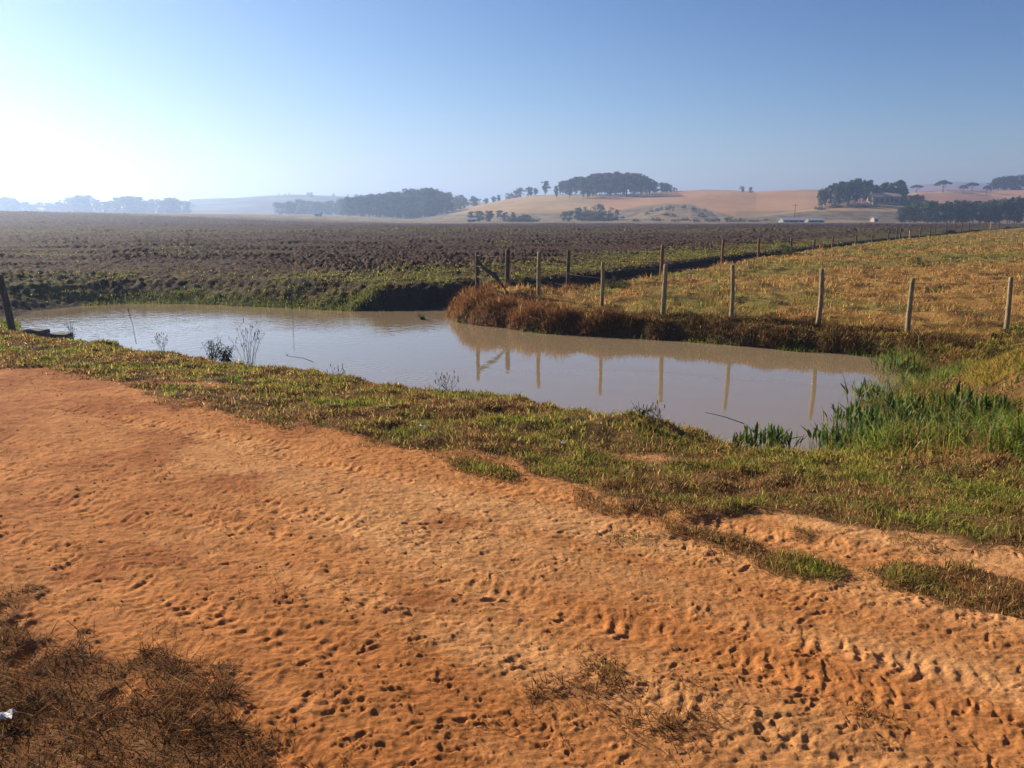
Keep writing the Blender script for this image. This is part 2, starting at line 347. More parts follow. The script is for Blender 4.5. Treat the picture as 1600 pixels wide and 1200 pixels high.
def noise_mat(name, c1, c2, scale=(1, 1, 1), nscale=8, rough=.85, bump=.4, dist=.01):
    m, nt, b = new_mat(name); L = nt.links.new
    tc = node(nt, 'ShaderNodeTexCoord'); mp = node(nt, 'ShaderNodeMapping'); mp.inputs['Scale'].default_value = scale; L(tc.outputs['Object'], mp.inputs[0])
    n = node(nt, 'ShaderNodeTexNoise'); n.inputs['Scale'].default_value = nscale; n.inputs['Detail'].default_value = 6; n.inputs['Roughness'].default_value = .65; L(mp.outputs[0], n.inputs['Vector'])
    r = node(nt, 'ShaderNodeValToRGB'); r.color_ramp.elements[0].position = .35; r.color_ramp.elements[1].position = .68
    r.color_ramp.elements[0].color = (*c1, 1); r.color_ramp.elements[1].color = (*c2, 1); L(n.outputs['Fac'], r.inputs[0]); L(r.outputs[0], b.inputs['Base Color'])
    b.inputs['Roughness'].default_value = rough
    bp = node(nt, 'ShaderNodeBump'); bp.inputs['Strength'].default_value = bump; bp.inputs['Distance'].default_value = dist; L(n.outputs['Fac'], bp.inputs['Height']); L(bp.outputs[0], b.inputs['Normal'])
    return m
M_SOIL = ground_mat()
M_BLADE = leaf_mat('grass_blade', .5, .7, .12)
M_REED = leaf_mat('reed_leaf', .45, .55, .22)
M_TREE = leaf_mat('tree_leaf', .22, .7, .15)
M_WOOD = noise_mat('weathered_wood', (.13, .095, .055), (.42, .32, .19), (9, 9, 1.1), 5, .9, .8, .012)
M_WOOD2 = noise_mat('dark_wood', (.05, .035, .028), (.15, .11, .085), (9, 9, 1.1), 5, .9, .8, .012)
M_REDWOOD = noise_mat('red_brown_wood', (.13, .06, .035), (.27, .14, .085), (9, 9, 1.1), 5, .9, .8, .012)
M_PALEWOOD = noise_mat('pale_new_wood', (.42, .22, .09), (.6, .36, .17), (9, 9, 1.1), 5, .8, .5, .01)
M_BARK = noise_mat('bark', (.07, .055, .045), (.22, .18, .15), (1, 1, .2), 2, .9, .3, .05)
M_WIRE, _nt, _b = new_mat('wire'); _b.inputs['Base Color'].default_value = (.18, .17, .16, 1); _b.inputs['Metallic'].default_value = .7; _b.inputs['Roughness'].default_value = .55
M_CONC = noise_mat('dark_concrete', (.045, .042, .04), (.13, .125, .12), (1, 1, 1), 9, .9, .6, .01)
M_WALL = noise_mat('white_wall', (.17, .175, .18), (.25, .25, .255), (1, 1, 1), 1.2, .9, .1, .01)
M_ROOFM = noise_mat('metal_roof', (.22, .24, .27), (.30, .33, .37), (1, .1, 1), 2, .4, .1, .01)
M_TAN = noise_mat('tan_wall', (.30, .24, .18), (.42, .34, .26), (1, 1, 1), 1.5, .9, .1, .01)
M_DARK, _nt, _b = new_mat('dark_opening'); _b.inputs['Base Color'].default_value = (.02, .02, .022, 1); _b.inputs['Roughness'].default_value = .3
M_PAPER = noise_mat('white_plastic', (.6, .6, .58), (.85, .85, .83), (1, 1, 1), 12, .5, .3, .004)

# ------------------------------------------------------------------ mesh helpers
def mesh_obj(name, verts, faces, mat, parent=None, cols=None, smooth=True, loops=None):
    me = bpy.data.meshes.new(name); verts = np.asarray(verts, np.float32)
    if loops is None:
        me.from_pydata([tuple(map(float, v)) for v in verts], [], faces)
    else:
        idx, starts = loops
        me.vertices.add(len(verts)); me.vertices.foreach_set('co', verts.ravel())
        me.loops.add(len(idx)); me.loops.foreach_set('vertex_index', idx.astype(np.int32).ravel())
        me.polygons.add(len(starts)); me.polygons.foreach_set('loop_start', starts.astype(np.int32))
    if cols is not None:
        at_ = me.attributes.new('Col', 'FLOAT_COLOR', 'POINT'); c = np.ones((len(verts), 4), np.float32); c[:, :3] = cols; at_.data.foreach_set('color', c.ravel())
    me.polygons.foreach_set('use_smooth', np.full(len(me.polygons), smooth)); me.update(); me.validate()
    me.materials.append(mat); o = bpy.data.objects.new(name, me); COL.objects.link(o)
    if parent: o.parent = parent
    return o
def tag(o, label=None, cat=None, group=None, kind=None):
    for k, v in (('label', label), ('category', cat), ('group', group), ('kind', kind)):
        if v: o[k] = v
    return o
def empty(name, loc, label, cat, group=None, rz=0):
    o = bpy.data.objects.new(name, None); COL.objects.link(o); o.location = loc; o.rotation_euler = (0, 0, rz); o.empty_display_size = .2
    return tag(o, label, cat, group)
class MB:
    def __init__(s): s.v = []; s.f = []; s.c = []
    def add(s, v, f, c=None):
        o = len(s.v); s.v += [tuple(map(float, p)) for p in v]; s.f += [tuple(i + o for i in q) for q in f]
        if c is not None: s.c += [tuple(c)] * len(v)
    def box(s, x0, x1, y0, y1, z0, z1):
        s.add([(x0, y0, z0), (x1, y0, z0), (x1, y1, z0), (x0, y1, z0), (x0, y0, z1), (x1, y0, z1), (x1, y1, z1), (x0, y1, z1)],
              [(3, 2, 1, 0), (4, 5, 6, 7), (0, 1, 5, 4), (1, 2, 6, 5), (2, 3, 7, 6), (3, 0, 4, 7)])
    def tube(s, pts, rad, n=8, c=None, rough=0.0):
        pts = [Vector(p) for p in pts]; vs = []; fs = []
        for i, p in enumerate(pts):
            t = (pts[min(i + 1, len(pts) - 1)] - pts[max(i - 1, 0)]).normalized()
            a = t.orthogonal().normalized() if abs(t.z) < .9 else t.cross(Vector((0, 1, 0))).normalized(); b = t.cross(a)
            for k in range(n):
                w = 2 * math.pi * k / n; rr = rad[i] * (1 + rough * rng.normal())
                vs.append(p + (a * math.cos(w) + b * math.sin(w)) * rr)
        for i in range(len(pts) - 1):
            for k in range(n): fs.append((i * n + k, i * n + (k + 1) % n, (i + 1) * n + (k + 1) % n, (i + 1) * n + k))
        fs.append(tuple(range(n))[::-1]); fs.append(tuple((len(pts) - 1) * n + k for k in range(n)))
        s.add(vs, fs, c)
    def build(s, name, mat, parent=None, smooth=False):
        return mesh_obj(name, s.v, s.f, mat, parent, np.array(s.c) if s.c else None, smooth)
def zt(x, y): return float(terrain(np.array([float(x)]), np.array([float(y)]))[0])

# ------------------------------------------------------------------ ground sheet (polar grid, split into its regions)
az = np.concatenate([np.linspace(-180, -46, 40)[:-1], np.linspace(-46, -36, 120)[:-1], np.linspace(-36, 36, 1050)[:-1], np.linspace(36, 46, 120)[:-1], np.linspace(46, 180, 40)])
az = np.radians(az)
rr = np.concatenate([[.25, .6, 1.0], np.geomspace(1.3, 14, 900)[:-1], np.geomspace(14, 60, 420)[:-1], np.geomspace(60, 280, 260)[:-1], np.geomspace(280, 900, 190)[:-1], np.geomspace(900, 3200, 60)])
A, RR_ = np.meshgrid(az, rr); GXX = (np.sin(A) * RR_).ravel(); GYY = (np.cos(A) * RR_).ravel()
GZZ = terrain(GXX, GYY)

def ground_colour(x, y, z):
    n = len(x); c = np.zeros((n, 3)); r = np.hypot(x, y); near, past, field = sides(x, y); d = water_d(x, y)
    def C(*v): return np.array(v)[None]
    # dirt and turf floor
    g = np.zeros(n); m = near & (r < 60); g[m] = turf(x[m], y[m]); g[near & (r >= 60)] = 1
    u = x * U[0] + y * U[1]; v = x * V[0] + y * V[1]
    n1 = (.6 * fbm(u * .16, v * 1.5, 91, 4) + .5 * fbm(u * .5, v * 1.2, 93, 3))[:, None]; n2 = fbm(x * 1.3, y * 1.5, 95, 3)[:, None]
    dirt = mix(C(.45, .190, .063), C(.53, .268, .108), sstep(-.18, .28, n1 + .12 * np.clip(x[:, None], -4, 4) * .5))
    dirt = mix(dirt, C(.27, .085, .028), .65 * sstep(.05, .5, n2 - .12 * np.clip(x[:, None] + 1.5, -4, 4)))
    dirt = mix(dirt, dirt * C(.88, .79, .70), sstep(4.2, 1.9, r + .9 * n1[:, 0])[:, None])      # darker and redder close to the camera
    dirt = dirt * (1 + .14 * raster_sample(x, y, _gv))[:, None]        # packed, dusty wheel marks
    thatch = mix(C(.060, .036, .017), C(.15, .088, .034), sstep(-.3, .3, n2)); thatch = mix(thatch, C(.055, .05, .017), sstep(0, .5, -n1) * .6)
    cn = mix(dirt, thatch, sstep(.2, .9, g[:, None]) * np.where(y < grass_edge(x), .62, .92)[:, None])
    mud = C(.115, .07, .04)
    cn = mix(cn, mud, sstep(.25, .0, d[:, None]))
    # field
    f1 = fbm(x * .08, y * .2, 101, 4)[:, None]; f2 = fbm(x * 1.1, y * 1.4, 105, 3)[:, None]
    cf = mix(C(.034, .020, .016), C(.074, .046, .034), sstep(-.35, .35, f2))
    cf = mix(cf, C(.135, .085, .058), .5 * sstep(.15, .5, fbm(x * 2.3, y * 2.6, 108, 2)[:, None]))
    gr = sstep(.12, .5, f1) * sstep(120, 24, r[:, None]) * .6 + sstep(5.5, 2, d[:, None]) * .85 * sstep(-.2, .2, f1 + .2 * f2)
    gr = np.maximum(gr, .7 * np.exp(-((y - 92 - .10 * x) / 6) ** 2)[:, None])
    cf = mix(cf, mix(C(.055, .055, .016), C(.13, .115, .035), sstep(-.3, .3, f2)), np.clip(gr, 0, .85))
    cf = mix(cf, C(.055, .04, .03), sstep(.75, .2, d[:, None]) * .9)
    # pasture
    p1 = fbm(x * .12, y * .2, 111, 4)[:, None]; p2 = fbm(x * .9, y * 1.2, 115, 3)[:, None]
    cpz = mix(C(.20, .105, .035), C(.30, .18, .055), sstep(-.3, .3, p2)); cpz = mix(cpz, C(.13, .125, .035), sstep(-.05, .35, p1 + .25 * sstep(18, 45, r[:, None]) + .3 * p2) * .8)
    cpz = mix(cpz, C(.09, .05, .03), sstep(.6, .15, d[:, None]) * .9)
    c = np.where(near[:, None], cn, np.where(past[:, None], cpz, cf))
    # beyond the field
    far = y > 240
    if far.any():
        X, Y, Z = x[far], y[far], z[far]; px, py = proj(X, Y, Z); px = px[:, None]; py = py[:, None]; h1 = fbm(X * .02, Y * .02, 121, 4)[:, None]; h2 = fbm(X * .15, Y * .1, 125, 3)[:, None]
        q = mix(C(.15, .115, .07), C(.25, .19, .11), sstep(-.3, .3, h1))                    # plain: dry grass
        hill = Y[:, None] > 352
        # central hill: ploughed tan field above, paler grass on its left shoulder
        tan_ = mix(C(.38, .20, .090), C(.47, .275, .135), sstep(-.4, .4, h1 + .3 * h2))
        pale = mix(C(.36, .24, .105), C(.45, .31, .145), sstep(-.3, .3, h1 + .5 * h2))
        cc = np.where(px < 930, pale, tan_)
        scr = mix(C(.11, .105, .05), C(.26, .20, .13), sstep(-.25, .25, h2))
        top = np.interp(px, [690, 840, 960, 1000, 1040, 1080, 1110, 1150, 1240, 1300], [334, 333, 331, 322, 318, 318, 328, 338, 336, 330])
        cc = mix(cc, scr, sstep(-2, 2, py - top + 3 * h2) * .85)
        q = np.where(hill & (px < 1300), cc, q)
        # right-hand hills
        brown = mix(C(.27, .125, .08), C(.34, .18, .115), sstep(-.3, .3, h1)); bp = mix(C(.36, .25, .15), C(.40, .29, .18), sstep(-.3, .3, h2))
        rc = np.where(np.abs(py - np.interp(px, [1420, 1475, 1540, 1580, 1640], [303, 300, 303, 308, 310])) < 1.3, bp, brown)
        rc = np.where((py < np.interp(px, [1540, 1600], [300, 306])) & (px > 1540), C(.40, .22, .13), rc)
        near_hill = (Y[:, None] < 445)
        th = mix(C(.26, .175, .08), C(.36, .245, .115), sstep(-.3, .3, h1)); band = np.interp(px, [1180, 1240, 1300, 1400], [340, 331, 329, 330])
        th = mix(th, mix(C(.10, .085, .05), C(.19, .145, .09), sstep(-.2, .2, h2)), sstep(-1, 2, py - band + 2 * h2))
        q = np.where((px > 1150) & near_hill & hill, th, np.where((px > 1330) & ~near_hill, rc, q))
        lw = (px < 700) & (Y[:, None] > 700)
        q = np.where(lw, mix(C(.09, .09, .05), C(.20, .17, .10), sstep(-.3, .4, h1)), q)
        w = sstep(240, 275, Y + 12 * h1[:, 0])[:, None]; c[far] = mix(c[far], q, w)
    return np.clip(c, .004, .9), g
GC, GG = ground_colour(GXX, GYY, GZZ)
nA, nR = len(az), len(rr)
ii, jj = np.meshgrid(np.arange(nR - 1), np.arange(nA - 1), indexing='ij'); q0 = (ii * nA + jj).ravel()
QUADS = np.stack([q0 + nA, q0 + nA + 1, q0 + 1, q0], 1)
near, past, field = sides(GXX, GYY); fc = QUADS[:, 3]
isfar = GYY[fc] > 300
reg = np.where(isfar, 4, np.where(near[fc], np.where(GG[fc] > .45, 1, 0), np.where(past[fc], 3, 2)))
for k, nm in enumerate(('dirt_road', 'ground', 'ploughed_field', 'pasture', 'hills')):
    Q = QUADS[reg == k]; used, inv = np.unique(Q, return_inverse=True); inv = inv.reshape(-1)
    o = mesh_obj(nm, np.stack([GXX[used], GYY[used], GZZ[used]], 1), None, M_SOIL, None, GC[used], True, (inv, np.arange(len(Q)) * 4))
    tag(o, kind='structure')

# ------------------------------------------------------------------ water
def water_mat():
    m, nt, b = new_mat('muddy_water'); L = nt.links.new
    b.inputs['Base Color'].default_value = (.26, .195, .12, 1); b.inputs['Roughness'].default_value = .03; b.inputs['IOR'].default_value = 1.6; b.inputs['Specular IOR Level'].default_value = .5
    g = node(nt, 'ShaderNodeNewGeometry'); mp = node(nt, 'ShaderNodeMapping'); mp.inputs['Scale'].default_value = (1.0, 1.0, 1); L(g.outputs['Position'], mp.inputs[0])
    n1 = node(nt, 'ShaderNodeTexNoise'); n1.inputs['Scale'].default_value = 5.0; n1.inputs['Detail'].default_value = 3; L(mp.outputs[0], n1.inputs['Vector'])
    n2 = node(nt, 'ShaderNodeTexNoise'); n2.inputs['Scale'].default_value = .5; n2.inputs['Detail'].default_value = 2; L(g.outputs['Position'], n2.inputs['Vector'])
    sx = node(nt, 'ShaderNodeSeparateXYZ'); L(g.outputs['Position'], sx.inputs[0])
    # breeze ruffles the far left of the pond; the near right is almost still
    f = node(nt, 'ShaderNodeMath', operation='MULTIPLY_ADD'); f.inputs[1].default_value = -.55; L(sx.outputs[0], f.inputs[0]); L(sx.outputs[1], f.inputs[2])
    mr = node(nt, 'ShaderNodeMapRange', interpolation_type='SMOOTHSTEP'); mr.inputs[1].default_value = 14; mr.inputs[2].default_value = 22; mr.inputs[3].default_value = .12; mr.inputs[4].default_value = 1.0; L(f.outputs[0], mr.inputs[0])
    mr2 = node(nt, 'ShaderNodeMapRange'); mr2.inputs[1].default_value = .35; mr2.inputs[2].default_value = .65; mr2.inputs[3].default_value = .5; mr2.inputs[4].default_value = 1.1; L(n2.outputs['Fac'], mr2.inputs[0])
    a = node(nt, 'ShaderNodeMath', operation='MULTIPLY'); L(mr.outputs[0], a.inputs[0]); L(mr2.outputs[0], a.inputs[1])
    h = node(nt, 'ShaderNodeMath', operation='MULTIPLY'); L(n1.outputs['Fac'], h.inputs[0]); L(a.outputs[0], h.inputs[1])
    last = h
    for (px, py, amp, wid) in ((648, 592, .09, .5), (560, 572, .05, .9)):      # rings spreading where something touched the surface
        x, y = at(px, py, 0)
        d = node(nt, 'ShaderNodeVectorMath', operation='DISTANCE'); L(g.outputs['Position'], d.inputs[0]); d.inputs[1].default_value = (float(x), float(y), 0)
        s = node(nt, 'ShaderNodeMath', operation='MULTIPLY'); s.inputs[1].default_value = 42; L(d.outputs['Value'], s.inputs[0])
        sn = node(nt, 'ShaderNodeMath', operation='SINE'); L(s.outputs[0], sn.inputs[0])
        fo = node(nt, 'ShaderNodeMapRange', interpolation_type='SMOOTHSTEP'); fo.inputs[1].default_value = wid * .3; fo.inputs[2].default_value = wid; fo.inputs[3].default_value = amp; fo.inputs[4].default_value = 0; L(d.outputs['Value'], fo.inputs[0])
        mm = node(nt, 'ShaderNodeMath', operation='MULTIPLY'); L(sn.outputs[0], mm.inputs[0]); L(fo.outputs[0], mm.inputs[1])
        ad = node(nt, 'ShaderNodeMath', operation='ADD'); L(last.outputs[0], ad.inputs[0]); L(mm.outputs[0], ad.inputs[1]); last = ad
    bp = node(nt, 'ShaderNodeBump'); bp.inputs['Strength'].default_value = 1; bp.inputs['Distance'].default_value = .012; L(last.outputs[0], bp.inputs['Height']); L(bp.outputs[0], b.inputs['Normal'])
    return m
w = MB(); w.add([(-16, 5.5, 0), (9.5, 5.5, 0), (26, 58, 0), (-16, 58, 0)], [(0, 1, 2, 3)]); tag(w.build('water', water_mat()), kind='structure')

# ------------------------------------------------------------------ grass as blades
def blades(name, x, y, z, L, W, cols, mat, lean=.5,  az_bias=None, droop=.4, parent=None, bend=None, label=None, cat=None):
    n = len(x); a = rng.uniform(0, 2 * np.pi, n) if az_bias is None else az_bias + rng.normal(0, .7, n)
    t = rng.uniform(.75, 1.5, n) if lean > 1.4 else np.abs(rng.normal(0, lean, n)); t = np.where(t > 1.45, 1.45 - (t - 1.45) % 1.2, t)
    dx, dy = np.sin(a), np.cos(a); fa = rng.uniform(0, 2 * np.pi, n); wx, wy = np.cos(fa), np.sin(fa)
    hx = np.sin(t); hz = np.cos(t); t2 = t + droop * rng.uniform(.5, 1.6, n); h2x = np.sin(t2); h2z = np.cos(t2)
    P0 = np.stack([x, y, z], 1); D1 = np.stack([dx * hx, dy * hx, hz], 1); D2 = np.stack([dx * h2x, dy * h2x, h2z], 1)
    P1 = P0 + D1 * (L * .5)[:, None]; P2 = P1 + D2 * (L * .5)[:, None]; S = np.stack([wx, wy, np.zeros(n)], 1) * (W * .5)[:, None]
    V_ = np.stack([P0 - S, P0 + S, P1 - S * .85, P1 + S * .85, P2], 1).reshape(-1, 3)
    b = np.arange(n) * 5; idx = np.stack([b, b + 1, b + 3, b + 2, b + 2, b + 3, b + 4], 1).ravel(); st = np.stack([np.arange(n) * 7, np.arange(n) * 7 + 4], 1).ravel()
    c5 = np.repeat(cols, 5, axis=0)
    o = mesh_obj(name, V_, None, mat, parent, c5, False, (idx, st)); return o
def pal(n, colours, w=None, jit=.22):
    c = np.array(colours)[rng.choice(len(colours), n, p=w)]; return np.clip(c * (1 + rng.normal(0, jit, n))[:, None] * (1 + rng.normal(0, .06, (n, 3))), .004, .8)
def sample(n, r0, r1, half=40, power=.8):
    a = np.radians(rng.uniform(-half, half, n)); u_ = rng.random(n)
    e = 2 - power; r = (r0 ** e + u_ * (r1 ** e - r0 ** e)) ** (1 / e) if abs(e) > 1e-3 else r0 * (r1 / r0) ** u_
    return np.sin(a) * r, np.cos(a) * r
GREEN = (.125, .165, .028); YGREEN = (.25, .235, .04); BROWN = (.19, .095, .036); STRAW = (.38, .26, .10); DKGREEN = (.05, .085, .020); RUST = (.215, .09, .04); GOLD = (.43, .255, .085)
def choose(t, A_, B_):                     # per-blade choice between two palettes with probability t
    return np.where((rng.random(len(t)) < t)[:, None], B_, A_)

# turf of the near bank and of the islands in the road
x, y = sample(1650000, 2.7, 19, 52, 1.25); nr, _, _ = sides(x, y); g = np.zeros(len(x)); g[nr] = turf(x[nr], y[nr]); d = water_d(x, y)
fgl = sd_poly(x, y, FGL) < .4
k = nr & (rng.random(len(x)) < sstep(.12, .85, g) * np.where(y < grass_edge(x), 1, (.4 + .6 * sstep(-.3, .3, noise(x * 2.2, y * 2.2, 131))) * (.5 + .5 * sstep(-.35, .1, noise(x * .8, y * 1.2, 137))))) & (d > .03) & ~fgl
x, y, g, d = x[k], y[k], g[k], d[k]; n = len(x); r = np.hypot(x, y); z = terrain(x, y) - .005
gn = fbm(x * .9, y * 1.1, 133, 3); gn2 = noise(x * 3.1, y * 3.1, 135)
tg = np.clip(.50 + 1.6 * gn + .5 * gn2 - .35 * (g < .8) - .28 * sstep(.25, -.1, y - grass_edge(x)), .06, .96)
cols = choose(tg, pal(n, [BROWN, RUST, STRAW, (.10, .06, .03)], [.40, .18, .30, .12], .45) * 1.2, pal(n, [GREEN, YGREEN, DKGREEN, (.30, .24, .055)], [.26, .42, .12, .20], .45) * 1.2)
L = rng.uniform(.025, .075, n) * (.7 + .45 * (gn2 > 0)) * (.6 + .4 * sstep(.3, .95, g)); W = np.maximum(.0035, .0010 * r) * rng.uniform(.7, 1.3, n)
tag(blades('grass', x, y, z, L, W, cols, M_BLADE, 1.15, None, .5), 'short green and brown turf on the near bank beside the dirt road', 'grass', kind='stuff')
print('turf', n)

# dry grass at the photographer's feet and wisps in the road
x, y = sample(420000, 1.4, 6.6, 42, 1.0); g = turf(x, y); fg = sd_poly(x, y, FGL)
k = ((fg < .35) | (y < grass_edge(x) - .3)) & (rng.random(len(x)) < np.where(fg < .3, sstep(.15, .9, g) * (.6 + .4 * sstep(-.2, .2, noise(x * 7, y * 7, 143))), sstep(.05, .5, g) * .6)); far_p = np.zeros(len(x), bool)
for P, s in PATCHW: far_p |= sd_poly(x, y, P) < .12
k &= ~far_p; x, y, fg = x[k], y[k], fg[k]; n = len(x); z = terrain(x, y) - .004; r = np.hypot(x, y)
cols = pal(n, [(.095, .045, .022), (.25, .105, .036), (.05, .028, .016), (.36, .21, .09), (.09, .07, .026)], [.26, .40, .14, .12, .08], .4)
L = rng.uniform(.03, .085, n) * np.where(fg < .3, 1, .7) * (.7 + .7 * sstep(-.3, .4, noise(x * 3, y * 3, 141))); W = rng.uniform(.0014, .0048, n)
tag(blades('dry_grass', x, y, z, L, W, cols, M_BLADE, 1.5, None, .12), 'matted dry brown grass beside the dirt road in the near corner', 'dry grass', kind='stuff')
print('dry', n)

# pasture
x, y = sample(520000, 13, 130, 38, 1.55); _, ps, _ = sides(x, y); d = water_d(x, y)
k = ps & (d > .25) & (rng.random(len(x)) < .55 + .45 * sstep(-.3, .3, noise(x * .8, y * .9, 151))); x, y, d = x[k], y[k], d[k]; n = len(x); r = np.hypot(x, y); z = terrain(x, y) - .01
p1 = fbm(x * .12, y * .2, 111, 4); p2 = fbm(x * .9, y * 1.2, 115, 3)
tg = np.clip(-.02 + 1.3 * p1 + .9 * p2 + .30 * sstep(22, 45, r), .03, .85)
cols = choose(tg, pal(n, [GOLD, STRAW, BROWN, (.30, .13, .045)], [.42, .18, .20, .20], .35) * 1.2, pal(n, [YGREEN, GREEN, DKGREEN], [.55, .3, .15]))
L = rng.uniform(.07, .24, n) * (.4 + .75 * sstep(-.25, .4, noise(x * 1.1, y * 1.3, 153))); W = np.maximum(.006, .00075 * r) * rng.uniform(.7, 1.3, n)
tag(blades('pasture_grass', x, y, z, L, W, cols, M_BLADE, 1.15, None, .6), 'golden brown tussocky grass covering the fenced pasture', 'grass', kind='stuff')
print('pasture', n)

# rust-coloured grass hanging over the pasture bank
x, y = sample(420000, 12.5, 24, 33, 1.0); _, ps, _ = sides(x, y); d = water_d(x, y)
k = ps & (d > .0) & (d < 1.15) & (rng.random(len(x)) < sstep(1.15, .5, d)) ; x, y, d = x[k], y[k], d[k]; n = len(x); z = terrain(x, y); r = np.hypot(x, y)
left = sstep(3.2, .5, x); cols = choose(np.clip(.25 + .7 * left + 0 * x, 0, .95), pal(n, [(.15, .08, .034), (.075, .048, .026), GOLD, DKGREEN], [.40, .34, .12, .14]), pal(n, [RUST, (.26, .115, .055), BROWN, STRAW], [.4, .25, .25, .10]))
L = rng.uniform(.10, .30, n) * (.55 + .55 * left) * (.45 + 1.0 * sstep(-.3, .4, noise(x * 1.6, y * 1.6, 157))); W = rng.uniform(.007, .014, n) * (1 + (r - 14) / 20)
tag(blades('bank_grass', x, y, z, L, W, cols, M_BLADE, 1.05, math.pi + .15, .8), 'rust brown dry grass hanging over the pasture bank above the water', 'dry grass', kind='stuff')
print('bank', n)
# green fringe at the foot of the banks
x, y = sample(330000, 12.5, 27, 36, 1.0); nr, ps, fl = sides(x, y); d = water_d(x, y)
k = ((ps & (d < .12) & (d > -.10) & (noise(x * .9, y * .9, 161) > .02)) | (fl & (d < 1.0) & (d > -.05) & (x < -3.4) & (x > -12) & (rng.random(len(x)) < .9 * sstep(1.0, .3, d + .5 * noise(x * .8, y, 162)))) ) ; x, y = x[k], y[k]; n = len(x); z = np.maximum(terrain(x, y), 0) - .01
cols = pal(n, [GREEN, YGREEN, (.15, .21, .04), DKGREEN], [.3, .3, .25, .15]); L = rng.uniform(.05, .14, n); W = rng.uniform(.010, .022, n)
tag(blades('water_edge_grass', x, y, z, L, W, cols, M_BLADE, .8, None, .5), 'bright green grass along the waterline below the far banks', 'grass', kind='stuff')
# rough grass on the field edge
x, y = sample(560000, 15, 62, 36, 1.4); _, _, fl = sides(x, y); d = water_d(x, y); f1 = fbm(x * .08, y * .2, 101, 4)
pr = np.maximum(sstep(6.5, 1.5, d) * (.35 + .65 * sstep(-8, -5, x)), sstep(.1, .4, f1) * .2) * (.3 + .7 * sstep(-.2, .25, noise(x * .7, y * 1.1, 171))) * sstep(.2, .6, d)
k = fl & (rng.random(len(x)) < pr); x, y, d = x[k], y[k], d[k]; n = len(x); r = np.hypot(x, y); z = terrain(x, y) - .01; p2 = fbm(x * .5, y * .8, 173, 3)
cols = choose(np.clip(.5 + 1.4 * p2 + .25 * sstep(6, 3, d) * sstep(-9, -5, x), .05, .95), pal(n, [BROWN, (.14, .085, .05), STRAW], [.5, .35, .15]), pal(n, [YGREEN, (.36, .33, .055), GREEN, DKGREEN], [.4, .32, .2, .08]))
L = rng.uniform(.035, .10, n); W = np.maximum(.010, .0009 * r) * rng.uniform(.7, 1.3, n)
tag(blades('field_grass', x, y, z, L, W, cols, M_BLADE, .9, None, .5), 'patchy green and brown grass along the edge of the ploughed field', 'grass', kind='stuff')
print('field', n)

# marsh at the right end of the pond: thin grasses and lance-leaved water plants
MARSH = world_poly([(1275, 690), (1300, 650), (1335, 615), (1365, 570), (1400, 552), (1460, 560), (1490, 600), (1525, 655), (1600, 685), (1800, 700)], .1) + world_poly([(1800, 752), (1600, 756), (1450, 740), (1330, 716), (1280, 700)], .38)
x, y = sample(1700000, 6, 17, 46, 1.1); sdm = sd_poly(x, y, MARSH) + .25 * noise(x * 1.3, y * 1.3, 181); d = water_d(x, y)
op = np.exp(-((x - at(1400, 600, 0)[0]) / .9) ** 2 - ((y - at(1400, 600, 0)[1]) / 1.3) ** 2)
mqx, mqy = at(1620, 600, .6); pr = sstep(.42, .22, np.exp(-((x - mqx - .5) / 1.25) ** 2 - ((y - mqy) / 1.6) ** 2)) * sstep(.15, -.2, sdm) * (.35 + .65 * sstep(-.3, .3, noise(x * 1.7, y * 1.7, 183))) * (1 - .8 * op)
k = (rng.random(len(x)) < pr * .5 * (.22 + .78 * sstep(4.2, 5.6, x - .25 * (y - 8)))) & (x > 0); x, y = x[k], y[k]; n = len(x); z = np.maximum(terrain(x, y), -.05); r = np.hypot(x, y)
tg = np.clip(.7 + .8 * noise(x * .9, y * .9, 185), .15, .97)
cols = choose(tg, pal(n, [STRAW, BROWN, YGREEN, RUST], [.3, .25, .35, .1]), pal(n, [(.13, .185, .025), (.07, .12, .020), (.25, .28, .045)], [.38, .27, .35]))
L = rng.uniform(.10, .32, n) * (.6 + .8 * sstep(-.3, .3, noise(x * 1.1, y * 1.1, 187))); W = rng.uniform(.006, .014, n)
tag(blades('marsh_grass', x, y, z, L, W, cols, M_REED, .55, None, .7), 'tall green marsh grass at the right end of the pond', 'marsh grass', kind='stuff')
print('marsh', n)
# grass on the mound to the right
mx, my = at(1600, 590, .6); x = rng.normal(mx + 1.0, 2.2, 260000); y = rng.normal(my, 2.1, 260000); sdm = sd_poly(x, y, MARSH)
bare = np.exp(-((x - at(1570, 640, .4)[0]) / .6) ** 2 - ((y - at(1570, 640, .4)[1]) / .5) ** 2)
k = (sdm > -.1) & (water_d(x, y) > .15) & (y > 6.0) & (y < 15) & (rng.random(len(x)) > bare * 1.5); x, y = x[k], y[k]; n = len(x); z = terrain(x, y) - .01
cols = pal(n, [YGREEN, (.34, .27, .055), GOLD, GREEN, BROWN], [.25, .32, .25, .1, .08]) * 1.15; L = rng.uniform(.05, .14, n); W = rng.uniform(.007, .014, n)
tag(blades('mound_grass', x, y, z, L, W, cols, M_BLADE, .8, None, .6), 'yellow green grass draped over the earth mound by the marsh', 'grass', kind='stuff')

